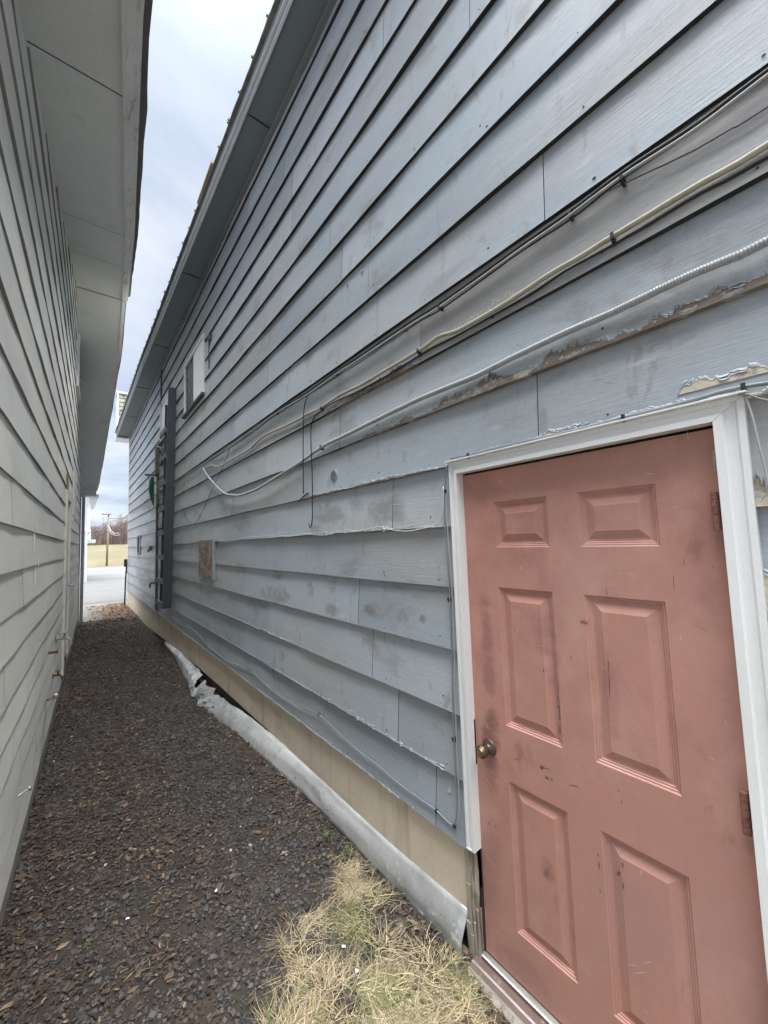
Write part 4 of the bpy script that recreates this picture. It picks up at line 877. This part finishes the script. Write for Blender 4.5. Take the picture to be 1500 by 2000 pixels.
# flush side door with trim, hasp
mb = MB(); y0, y1, z0, z1 = ldoor
def bl(m, y0, y1, z0, z1, o0, o1, mi=0): m.hexa([TL(y0,z0,o0), TL(y0,z0,o1), TL(y1,z0,o1), TL(y1,z0,o0), TL(y0,z1,o0), TL(y0,z1,o1), TL(y1,z1,o1), TL(y1,z1,o0)], mi)
bl(mb, y0+.1, y1-.1, z0, z1-.1, .0, .012); dd = mb.build('side_door', M['left_siding'], lh)
mb = MB(); bl(mb, y0-.01, y0+.1, z0-.1, z1, .0, .036); bl(mb, y1-.1, y1+.01, z0, z1, .0, .036); bl(mb, y0+.1, y1-.1, z1-.1, z1, .0, .034); mb.build('door_casing', M['left_siding'], lh, bevel=.003)
mb = MB(); c = WL(135, 1143, .03); mb.tube([(c.x-.02, c.y-.02, c.z), (c.x+.05, c.y-.02, c.z), (c.x+.06, c.y+.10, c.z)], .012, 8); mb.build('handle', M['alu'], dd, smooth=True)
mb = MB(); bl(mb, y0+.0, y0+.35, z1+.01, z1+.22, .016, .026); mb.build('bare_patch', M['tan_wood'], lh)
# gable window casing seen edge on and the dark vent slot
mb = MB(); y0, y1, z0, z1 = lw
bl(mb, y0, y0+.08, z0, z1, .0, .055); bl(mb, y1-.08, y1, z0, z1, .0, .055); bl(mb, y0+.08, y1-.08, z1-.08, z1, .0, .055); bl(mb, y0+.08, y1-.08, z0, z0+.08, .0, .055)
wo = mb.build('window', M['white'], lh, bevel=.003); mb = MB(); bl(mb, y0+.08, y1-.08, z0+.08, z1-.08, .022, .028); mb.build('pane', M['glass_dark'], wo)
mb = MB(); bl(mb, 8.55, 9.35, CAMH+.62, CAMH+1.35, .0, .004, 1); bl(mb, 8.47, 8.56, CAMH+.6, CAMH+1.38, 0, .035); bl(mb, 9.34, 9.42, CAMH+.6, CAMH+1.38, 0, .035); mb.build('vent_opening', [M['left_siding'], M['backing']], lh)
# strips at near wall
mb = MB(); c = WL(72, 1060, .02)
for (px, py0, py1, dd_) in ((73,1018,1038,0),(69,1042,1078,.0),(77,1088,1106,0),(71,1108,1142,0)):
    mb = MB(); a = WL(px, py0, .022); b = WL(px, py1, .022); m_ = MB()
    mb.hexa([TL(a.y-.008,b.z,.016), TL(a.y-.008,b.z,.021), TL(a.y+.008,b.z,.021), TL(a.y+.008,b.z,.016), TL(a.y-.008,a.z,.016), TL(a.y-.008,a.z,.020), TL(a.y+.008,a.z,.020), TL(a.y+.008,a.z,.016)])
    mb.build('joint_cover', M['left_siding'], lh)
# taps and pipe stubs along the foot of the left wall
def tap(px, py, label, m, big=1.):
    c = WL(px, py, .02); t = thing('wall_tap', label, 'tap', tuple(c))
    mb = MB(); mb.tube([(c.x-.01, c.y, c.z), (c.x+.06*big, c.y, c.z), (c.x+.085*big, c.y-.01, c.z-.02), (c.x+.09*big, c.y-.012, c.z-.06*big)], .013*big, 10); mb.tube([(c.x-.012, c.y, c.z), (c.x+.002, c.y, c.z)], .035*big, 12); mb.build('spout', M[m], t, smooth=False)
    mb = MB(); mb.tube([(c.x+.045*big, c.y, c.z+.01), (c.x+.045*big, c.y, c.z+.045*big)], .007, 8); mb.tube([(c.x+.045*big, c.y, c.z+.045*big), (c.x+.045*big, c.y, c.z+.053*big)], .028*big, 12); mb.build('handle', M[m], t)
tap(112, 1248, 'grey metal tap near the foot of the left siding', 'flex', 1.3)
tap(104, 1320, 'rusty tap just above the ground on the left siding', 'rust', .8)
c = WL(97, 1275, .02); mb = MB(); mb.tube([(c.x-.01, c.y, c.z), (c.x+.05, c.y, c.z)], .012, 8); mb.tube([(c.x+.05, c.y, c.z), (c.x+.06, c.y, c.z)], .02, 8); o = mb.build('pipe_stub', M['rust']); tag(o, 'short rusty pipe stub between the two taps on the left siding', 'pipe'); rebase(o)
mb = MB(); a = WL(33, 1557, .02); b = AZ(58, 1548, .25); mb.tube(smooth_path([a, a+Vector((.02, .015, .005)), a+Vector((.045, .035, .009)), a+Vector((.055, .04, -.003))], .01), .006, 8); mb.tube([a+Vector((.043, .033, .009)), a+Vector((.055, .04, .015))], .010, 8)
o = mb.build('pipe_elbow', M['alu'], None, smooth=True); tag(o, 'small bright metal elbow poking out low on the near left siding', 'pipe'); rebase(o)
mb = MB(); a = AZ(114, 1343, .02); b = AZ(136, 1254, .05); mb.tube([a+Vector((0,0,.02)), (a+b)/2+Vector((.01,0,.03)), b+Vector((0,0,.05))], .013, 8)
o = mb.build('loose_pipe', M['pale_cable'], None, smooth=True); tag(o, 'pale pipe lying on the ground along the left siding', 'pipe'); rebase(o)
c = AZ(86, 1365, .05); mb = MB(); mb.tube(smooth_path([WL(93, 1367, .02), WL(99, 1364, .05), WL(107, 1361, .09)], .02), .012, 8); mb.tube([WL(105, 1362, .08), WL(109, 1359, .10)], .02, 8)
o = mb.build('pipe_end', M['alu'], None, smooth=True); tag(o, 'capped metal pipe end at the left wall just before the loose pale pipe', 'pipe'); rebase(o)

# ------------------------------------------------------------------ ground
def ground():
    mb = MB(); xs = [-60, -30, -12, -6, -3, -1.5]+[-.5+.05*i for i in range(41)]+[2.5, 6, 12, 30, 60, 110]
    ys = [-30, -10, -5, -3]+[-2+.10*i for i in range(150)]+[13.5+i for i in range(0, 14, 2)]+[30, 40, 50, 60, 64]
    ys = sorted(set(round(y, 3) for y in ys)); G = []
    for y in ys:
        row = []
        for x in xs:
            z = gz(x, y)
            if -.6 < x < 1.6 and y < 12.6: z += .018*fn(x*1.3, y*1.1, 1)+.006*fn(x*6, y*6, 2)-.010
            elif y < 13.4 and -.6 < x < 1.6: z += -.004
            row.append((x, y, z))
        G.append(row)
    vs = [p for r in G for p in r]; nx = len(xs)
    fs = [(j*nx+i, j*nx+i+1, (j+1)*nx+i+1, (j+1)*nx+i) for j in range(len(ys)-1) for i in range(nx-1)]
    mb.mesh(vs, fs); return mb.build('ground', mat('dark_earth', (.045,.035,.027), rough=.95, var=.35, nscale=2, bump=.9, bscale=38, bdist=.012,
        spots=[((.10,.07,.045), 5, (1,1,1), .52, .66, .7), ((.028,.028,.030), 9, (1,1,1), .52, .62, .7)]), None, smooth=True, kind='structure')
ground()
def zg(x, y): return gz(x, y)+.018*fn(x*1.3, y*1.1, 1)+.006*fn(x*6, y*6, 2)-.010

def stones():
    n = 80000; V = []; Fc = []; tone = []; mi = []
    cube = np.array([(-1,-1,-1),(1,-1,-1),(1,1,-1),(-1,1,-1),(-1,-1,1),(1,-1,1),(1,1,1),(-1,1,1)], float)
    cf = [(0,3,2,1),(4,5,6,7),(0,1,5,4),(1,2,6,5),(2,3,7,6),(3,0,4,7)]
    k = 0
    while k < n:
        u = rng.random()
        y = -1.2+13.7*(u**1.75); xl = LC+LK*y+.02; xr = 1.31 if y < 3 or y > 7.5 else 1.16
        x = xl+(xr-xl)*rng.random()
        brown = fn(x*1.6, y*.9, 5)+.5*fn(x*5, y*5, 6)
        sz = (.0042+.0062*rng.random()**2.2)*(1+.10*max(0, y-2)) 
        if rng.random() < .06: sz *= 1.7
        s3 = np.array([1, .6+.4*rng.random(), .35+.35*rng.random()])*sz
        v = cube*(1-.42*rng.random((8, 3)))*s3
        a = rng.random()*6.283; c, s_ = math.cos(a), math.sin(a); t = rng.normal(0, .35); ct, st = math.cos(t), math.sin(t)
        v = v@np.array([[1,0,0],[0,ct,-st],[0,st,ct]])@np.array([[c,-s_,0],[s_,c,0],[0,0,1]])
        v += np.array([x, y, zg(x, y)+s3[2]*.5+.002])
        b = len(V)*8; V.append(v); 
        for f in cf: Fc.append((b+f[0], b+f[1], b+f[2], b+f[3]))
        g = rng.normal(0, .45)
        m = 1 if brown > -.05+.45*rng.random() else 0
        if rng.random() < .0016: m = 2; 
        tone += [max(-1, min(1, g))]*6; mi += [m]*6; k += 1
    V = np.concatenate(V); mb = MB(); mb.v = V.tolist(); mb.f = Fc; mb.m = mi; mb.t = tone
    o = mb.build('gravel', [mat('dark_gravel', (.074,.068,.063), rough=.75, var=.25, nscale=6, tonek=.75, bump=0, fine=.2), mat('brown_gravel', (.072,.056,.045), rough=.85, var=.25, nscale=6, tonek=.7, bump=0, fine=.2), mat('pale_chip', (.42,.40,.37), rough=.8, bump=0)], None)
    o['kind'] = 'stuff'; o['label'] = 'dark crushed gravel covering the alley floor'; o['category'] = 'gravel'
stones()

def leaves():
    mb = MB(); n = 0; r = random.Random(5)
    while n < 24000:
        y = -1+14.3*(r.random()**1.35); xl = LC+LK*y+.03; x = xl+(1.36-xl)*r.random()
        edge = max(0, 1-(x-xl)/.22)+max(0, 1-(1.30-x)/.28)
        dens = .10+.75*edge+.9*max(0, fn(x*1.6, y*.9, 5)+.1)+(.8 if y > 11.6 else 0)
        if r.random() > dens: continue
        L_ = r.uniform(.004, .014)*(1+.05*y); w_ = L_*r.uniform(.25, .75)
        if r.random() < .10: L_ *= 1.9; w_ *= 1.6
        a = r.random()*6.28; cu = r.uniform(-.5, .8)*L_; d = Vector((math.cos(a), math.sin(a), r.uniform(-.25, .25))); s_ = Vector((-math.sin(a), math.cos(a), r.uniform(-.4, .4)))
        c = Vector((x, y, zg(x, y)+r.uniform(.006, .016)))
        pts = [c-d*L_, c-d*L_*.3+s_*w_+Vector((0,0,cu*.5)), c+d*L_*.5+s_*w_*.7+Vector((0,0,cu*.6)), c+d*L_+Vector((0,0,cu*.3)), c+d*L_*.4-s_*w_*.9, c-d*L_*.4-s_*w_*.6+Vector((0,0,cu*.4))]
        m = r.choices([0, 1, 2], [.76, .18, .06])[0]
        mb.face([pts[0], pts[1], pts[2], pts[3]], m, r.uniform(-1, 1)); mb.face([pts[0], pts[3], pts[4], pts[5]], m, r.uniform(-1, 1)); n += 1
    mk = lambda nm, c: mat(nm, c, rough=.8, var=.2, nscale=20, tonek=.5, bump=0)
    o = mb.build('fallen_leaves', [mk('brown_leaf', (.080,.055,.038)), mk('tan_leaf', (.20,.145,.09)), mk('rust_leaf', (.15,.085,.055))])
    o['kind'] = 'stuff'; o['label'] = 'brown leaf litter scattered over the alley gravel'; o['category'] = 'leaf litter'
leaves()

def inside(x, y, poly):
    c = False; j = len(poly)-1
    for i in range(len(poly)):
        if (poly[i][1] > y) != (poly[j][1] > y) and x < (poly[j][0]-poly[i][0])*(y-poly[i][1])/(poly[j][1]-poly[i][1])+poly[i][0]: c = not c
        j = i
    return c
GP = [tuple(AZ(*q)[:2]) for q in [(690,1655),(640,1680),(655,1760),(600,1765),(540,1790),(520,1850),(560,1900),(520,1950),(480,2000)]]
GP += [(.55,.9),(.2,.6),(.0,0),(-.1,-1.5),(1.30,-1.5),(1.28,1.25),(1.31,1.9)]
def grass():
    mb = MB(); n = 0; r = random.Random(12); clumps = []
    while len(clumps) < 500:
        y = r.uniform(-1.4, 2.0); x = r.uniform(-.15, 1.32)
        if inside(x, y, GP) and fn(x*3.2, y*3.2, 3) > -.16: clumps.append((x, y, 7*fn(x*1.7, y*1.7, 12)+r.gauss(0, .9), r.random()))
    for i in range(26):
        y = r.uniform(1.4, 5); x = r.uniform(.0, 1.25); clumps.append((x, y, r.random()*6.28, -1))
    for (x, y, a0, g) in clumps:
        m_ = 66 if g >= 0 else 6
        for k in range(m_):
            a = a0+r.gauss(0, .9); L_ = r.uniform(.05, .17) if g >= 0 else r.uniform(.03, .09); up = abs(r.gauss(.0, .11)) if g >= 0 else .08
            w_ = r.uniform(.0008, .0017); px, py = x+r.gauss(0, .032), y+r.gauss(0, .032)
            if px > 1.30: continue
            p = Vector((px, py, zg(px, py)+.004+r.random()*.012)); turn = r.gauss(0, .8); prev = None; ns = 4
            mi = 0 if r.random() < .66 else (1 if r.random() < .8 else 2)
            if g >= 0 and fn(x*4, y*4, 8) > .25 and r.random() < .45: mi = 2
            tn = r.uniform(-1, 1)
            for s_ in range(ns+1):
                u = s_/ns; an = a+turn*u
                d = Vector((math.cos(an), math.sin(an), 0)); sd_ = Vector((-math.sin(an), math.cos(an), .2)).normalized()
                ww = w_*(1-u*.85)
                A, B = p-sd_*ww, p+sd_*ww
                if prev: mb.face([prev[0], A, B, prev[1]], mi, tn)
                prev = (A, B); el = up*(1-2.1*u)
                p = p+(d+Vector((0, 0, el))).normalized()*L_/ns
                zz = zg(p.x, p.y)+.005
                if p.z < zz: p.z = zz+r.random()*.006
                if p.x > 1.335: p.x = 1.335
    mk = lambda nm, c: mat(nm, c, rough=.7, var=.12, nscale=12, tonek=.45, bump=0)
    o = mb.build('dry_grass', [mk('straw_grass', (.47,.385,.235)), mk('brown_grass', (.28,.21,.13)), mk('green_grass', (.16,.18,.06))])
    o['kind'] = 'stuff'; o['label'] = 'matted straw coloured dry grass in front of the door'; o['category'] = 'grass'
grass()
# small weeds
def weed(c, label, m, n, L_, spread, name='weed', leaf=.0):
    mb = MB(); r = random.Random(int(c.y*100))
    for i in range(n):
        a = r.random()*6.28; top = c+Vector((math.cos(a)*spread*r.random(), math.sin(a)*spread*r.random(), L_*r.uniform(.5, 1)))
        mid = (c+top)/2+Vector((r.gauss(0, .006), r.gauss(0, .006), .01)); mb.tube([c+Vector((0,0,-.01)), mid, top], [.0016, .0012, .0007], 5)
        if leaf:
            for q in (mid, top):
                b = r.random()*6.28; d = Vector((math.cos(b), math.sin(b), .3))*leaf; s_ = Vector((-math.sin(b), math.cos(b), 0))*leaf*.35
                mb.face([q, q+d*.5+s_, q+d, q+d*.5-s_])
    o = mb.build(name, m); tag(o, label, 'weed'); rebase(o)
mw = mat('weed_green', (.10,.16,.04), rough=.7, bump=0); mr = mat('weed_red', (.18,.08,.05), rough=.8, bump=0)
c = AZ(516, 1492, .0); c.x -= .01; weed(c, 'reddish bare stems sprouting beside the metal sheet', mr, 7, .24, .07)
c = AZ(640, 1640, .0); weed(c, 'small green weed in the gravel left of the metal sheet', mw, 9, .05, .045, leaf=.016)
c = AZ(690, 1668, .0); c.x = 1.24; weed(c, 'green weed at the edge of the dry grass against the metal sheet', mw, 8, .07, .04, leaf=.016)
c = AZ(172, 1850, .0); weed(c, 'tiny moss green weed in the near gravel on the left', mw, 6, .012, .02, leaf=.007)
for i, (px, py, s_, lb) in enumerate([(672,1850,.013,'white torn scrap on the edge of the dry grass'), (697,1898,.011,'white scrap sunk in the dry grass'), (422,1739,.009,'little white chip of litter on the mid gravel'), (249,1795,.010,'pale yellowish chip lying on the near left gravel')]):
    c = AZ(px, py, .012); mb = MB(); r = random.Random(i+3); c.z = zg(c.x, c.y)+.018
    ring = [c+Vector((math.cos(t)*s_*r.uniform(.5, 1), math.sin(t)*s_*r.uniform(.5, 1), r.uniform(-.3, .6)*s_)) for t in [k*math.pi/4 for k in range(8)]]
    for k in range(8): mb.face([c+Vector((0,0,s_*.4)), ring[k], ring[(k+1) % 8]])
    o = mb.build('litter_scrap', M['white_plain']); tag(o, lb, 'litter'); rebase(o)

# ------------------------------------------------------------------ the street beyond
def sheetg(name, y0, y1, xr, dz, m, kind='structure', ny=20, nx=12, wob_=0.):
    mb = MB(); vs = []
    for j in range(ny+1):
        y = y0+(y1-y0)*j/ny
        for i in range(nx+1):
            x = xr[0]+(xr[1]-xr[0])*i/nx; yy = y+(wob_*fn(x*2.5, 3) if j in (0,) else 0); vs.append((x, yy, gz(x, yy)+dz))
    fs = [(j*(nx+1)+i, j*(nx+1)+i+1, (j+1)*(nx+1)+i+1, (j+1)*(nx+1)+i) for j in range(ny) for i in range(nx)]
    mb.mesh(vs, fs); return mb.build(name, m, None, kind=kind)
asph = mat('pale_dusty_asphalt', (.098,.097,.094), rough=.85, var=.06, nscale=.5, stretch=(.3,1,1), bump=.2, bscale=30, spots=[((.10,.10,.10), .8, (.25,1.6,1), .58, .66, .6), ((.05,.05,.05), 1.1, (.5,4,1), .63, .645, .7)])
apron = mat('worn_paved_apron', (.125,.118,.107), rough=.9, var=.15, nscale=1.2, bump=.4, bscale=30, spots=[((.07,.06,.05), 2.2, (.6,1,1), .55, .66, .7), ((.06,.055,.05), 3, (.4,2.5,1), .64, .66, .8)])
sheetg('apron', 12.9, 17.5, (-60, 100), .022, apron, nx=220, wob_=.12)
sheetg('road', 17.4, 34, (-60, 100), .030, asph)
sheetg('verge_strip', 34, 62.5, (-60, 100), .026, mat('far_asphalt', (.125,.125,.123), rough=.9, var=.08, nscale=.3, bump=0, stretch=(.3,1,1), spots=[((.08,.08,.08), .25, (.3,2,1), .55, .7, .7)]))
# leaf-covered dirt corner at the far end of the alley
mb = MB(); vs = [(.62,13.0),(1.36,12.9),(1.36,15.4),(1.30,16.6),(1.05,16.3),(.80,15.4),(.66,14.3)]
mb.face([(x, y, gz(x, y)+.034) for x, y in vs]); 
mb.build('dirt_patch', mat('leafy_dirt', (.13,.095,.065), rough=.95, var=.3, nscale=5, bump=.8, bscale=25, bdist=.02, spots=[((.05,.035,.025), 5, (1,1,1), .48, .6, .9), ((.28,.2,.12), 14, (1,1,1), .58, .66, .7)]), None, kind='structure')
mb = MB(); r = random.Random(21)
for i in range(1800):
    x = r.uniform(.3, 1.36); y = r.uniform(12.3, 16.4)
    if r.random() > .25+.75*min(1, max(0, (x-.35)/.5)): continue
    L_ = r.uniform(.02, .05); a = r.random()*6.28; d = Vector((math.cos(a), math.sin(a), r.uniform(-.2, .5)))*L_; s_ = Vector((-math.sin(a), math.cos(a), .3))*L_*.5; c = Vector((x, y, gz(x, y)+.05))
    mb.face([c-d, c+s_, c+d, c-s_], 0, r.uniform(-1, 1))
o = mb.build('leaf_drift', mat('drift_leaf', (.17,.11,.065), rough=.85, tonek=.6, bump=0)); o['kind'] = 'stuff'; o['label'] = 'drift of brown leaves at the far mouth of the alley'; o['category'] = 'leaf litter'

def bankz(x, y): return gz(0, 62)+.0+3.35*max(0, min(1, (y-62)/40))**.8+.25*fn(x*.06, y*.05, 2)
mb = MB(); vs = []; nx, ny = 40, 24
for j in range(ny+1):
    for i in range(nx+1):
        x = -90+220*i/nx; y = 62+60*j/ny; vs.append((x, y, bankz(x, y) if j else gz(0, 62)-.05))
mb.mesh(vs, [(j*(nx+1)+i, j*(nx+1)+i+1, (j+1)*(nx+1)+i+1, (j+1)*(nx+1)+i) for j in range(ny) for i in range(nx)])
mb.build('grass_bank', mat('winter_grass', (.098,.083,.046), rough=1, var=.15, nscale=.12, alt=(.092,.092,.04), altpos=(.5,.62), bump=0, spots=[((.15,.13,.075), .3, (1,.4,1), .5, .7, .7)]), None, smooth=True, kind='structure')
def hillz(x, y):
    h = 30+7*fn(x*.004, 2)+4*fn(x*.015, 5); return -2+(h)*max(0, min(1, (y-150)/330))**.9
mb = MB(); vs = []; nx, ny = 60, 16
for j in range(ny+1):
    for i in range(nx+1): x = -500+1200*i/nx; y = 120+420*j/ny; vs.append((x, y, hillz(x, y)))
mb.mesh(vs, [(j*(nx+1)+i, j*(nx+1)+i+1, (j+1)*(nx+1)+i+1, (j+1)*(nx+1)+i) for j in range(ny) for i in range(nx)])
mb.build('hills', mat('bare_wooded_hill', (.115,.11,.125), rough=1, var=.2, nscale=.03, bump=0, fine=.15, alt=(.12,.13,.155), spots=[((.13,.12,.13), .12, (1,1,.3), .5, .7, .6)]), None, smooth=True, kind='structure')
def woods():
    mb = MB(); r = random.Random(31)
    for i in range(2600):
        y = r.uniform(100, 150); x = r.uniform(-.35, .75)*y if r.random() < .4 else r.uniform(-.02, .14)*y
        zb_ = bankz(x, min(y, 121)) if y < 121 else bankz(x, 121); rs = .35+.65*min(1, max(0, (x/y-.02)/.08)); h = r.uniform(2.6, 5.2)*(.75+.5*rs)+(2.2*rs if r.random() < .12 else 0)
        w_ = r.uniform(.05, .12); tn = r.uniform(-1, 1); lean_ = r.gauss(0, .05)
        b = Vector((x, y, zb_-.3)); t = Vector((x+lean_*h, y, zb_+h))
        mb.tube([b, (b+t)/2+Vector((r.gauss(0, .08), 0, 0)), t], [w_, w_*.6, w_*.12], 3, 0, tn, cap=False)
        for k in range(r.randint(5, 9)):
            u = r.uniform(.25, .9); p = b+(t-b)*u; a = r.choice((-1, 1))*r.uniform(.3, .9); l = h*(1-u)*r.uniform(.4, .8)+.25
            q = p+Vector((math.sin(a)*l, r.gauss(0, .3), math.cos(a)*l)); mb.tube([p, q], [w_*.35, w_*.08], 3, 0, tn, cap=False)
    o = mb.build('bare_woods', M['bark']); o['kind'] = 'stuff'; o['label'] = 'thicket of bare brown trees above the grass bank'; o['category'] = 'woods'
woods()
# utility pole
pb = AY(208.5, 1100, 63.5); gzb = bankz(pb.x, 63.5)-.3; top = AY(212, 1004, 63.5)
t = thing('utility_pole', 'wooden utility pole with cross arm at the foot of the grass bank', 'pole', (pb.x, 63.5, gzb))
mb = MB(); mb.tube([(pb.x, 63.5, gzb), ((pb.x+top.x)/2, 63.5, (gzb+top.z)/2), (top.x, 63.5, top.z)], [.125, .11, .085], 12); mb.build('shaft', M['pole'], t, smooth=True)
mb = MB(); mb.box((top.x-.75, 63.3, top.z-.12), (top.x+.28, 63.42, top.z-.02))
for dx in (-.6, -.2, .15): mb.tube([(top.x+dx, 63.36, top.z-.02), (top.x+dx, 63.36, top.z+.12)], .035, 6)
mb.build('cross_arm', M['far_wire'], t)
q = AY(200, 1036, 63.5); mb = MB(); mb.tube([(top.x, 63.5, q.z+.1), (top.x-.9, 63.5, q.z+.15)], .05, 6); mb.box((top.x-1.5, 63.3, q.z-.03), (top.x-.75, 63.7, q.z+.12)); mb.build('street_light', M['far_wire'], t)
def line(pts, r, name, label, cat='cable', group='overhead lines', m='far_wire'):
    mb = MB(); mb.tube(smooth_path(pts, 2.), r, 5); o = mb.build(name, M[m], None, smooth=True); tag(o, label, cat, group); rebase(o)
ta = Vector((top.x, 63.36, top.z-.6))
line([ta, AY(235, 1012, 45), AY(254, 1001, 28), Vector((2.5, 15.9, 5.4))], .035, 'overhead_line', 'upper overhead line from the utility pole to the grey house')
line([ta-Vector((0,0,.5)), AY(238, 1013.5, 45), AY(256, 1006, 28), Vector((2.6, 15.9, 5.0))], .03, 'overhead_line', 'lower overhead line from the utility pole to the grey house')
line([ta-Vector((0,0,.5)), AY(190, 1029, 64), AY(160, 1036, 64), AY(100, 1040, 60)], .03, 'overhead_line', 'overhead line running left from the utility pole past the white building')
line([AY(211,1026,63.4), AY(216,1036,63), AY(223,1042,62.5), AY(232,1041,62)], .05, 'slack_wire', 'upper pale slack wire drooping right from the utility pole', m='pale_cable')
line([AY(211,1034,63.4), AY(217,1042,63), AY(225,1046,62.5), AY(234,1045,62)], .05, 'slack_wire', 'lower pale slack wire drooping right from the utility pole', m='pale_cable')
# white building across the street
YB = 31.; zb0 = gz(0, YB)
t = thing('white_building', 'bright white clapboard building across the street', 'building', (0, 33, zb0))
zt = AY(170, 975, YB).z+1.; zm = AY(170, 1033, YB).z
mb = MB(); xr = AY(174.5, 1000, YB).x
mb.box((-9, YB+.02, zm), (xr-.05, YB+9, zt))
z = zm
while z < zt: mb.hexa([(-9,YB-.06,z),(xr-.08,YB-.06,z),(xr-.08,YB+.02,z),(-9,YB+.02,z),(-9,YB-.01,z+.16),(xr-.08,YB-.01,z+.16),(xr-.08,YB+.02,z+.16),(-9,YB+.02,z+.16)]); z += .16
mb.build('upper_wall', M['white_house'], t)
mb = MB(); mb.box((xr-.10, YB-.10, zm-.2), (xr+.06, YB+9, zt)); mb.build('corner_board', M['white_house'], t)
mb = MB(); mb.box((-9, YB-.12, zb0), (AY(168.5, 1100, YB).x, YB+8.9, zm-.05)); mb.box((-9, YB-.16, zm-.16), (AY(171, 1033, YB).x, YB-.1, zm+.02)); mb.build('lower_wall', M['white_house'], t)
mb = MB(); mb.box((AY(166, 1100, YB).x, YB-.22, zb0), (AY(169.5, 1100, YB).x, YB-.13, zm)); mb.build('downspout', M['white_house'], t)
mb = MB(); mb.hexa([(xr+.0, YB-.4, zt-.9), (xr+.45, YB-.4, zt-.9), (xr+.45, YB+9, zt-.9), (xr, YB+9, zt-.9), (xr, YB-.4, zt+.4), (xr+.5, YB-.4, zt+.1), (xr+.5, YB+9, zt+.1), (xr, YB+9, zt+.4)]); mb.box((-9, YB-.4, zt), (xr, YB+9, zt+.3)); mb.build('eave', M['trim_left'], t)
mb = MB(); a = AY(172, 1059, YB+6); mb.box((a.x-.2, YB+3, a.z-.1), (AY(184, 1059, YB+6).x, YB+6, a.z+.14)); mb.box((a.x-.1, YB+4, a.z), (AY(176, 1050, YB+6).x, YB+6, a.z+.9)); mb.build('porch_canopy', M['white_house'], t)
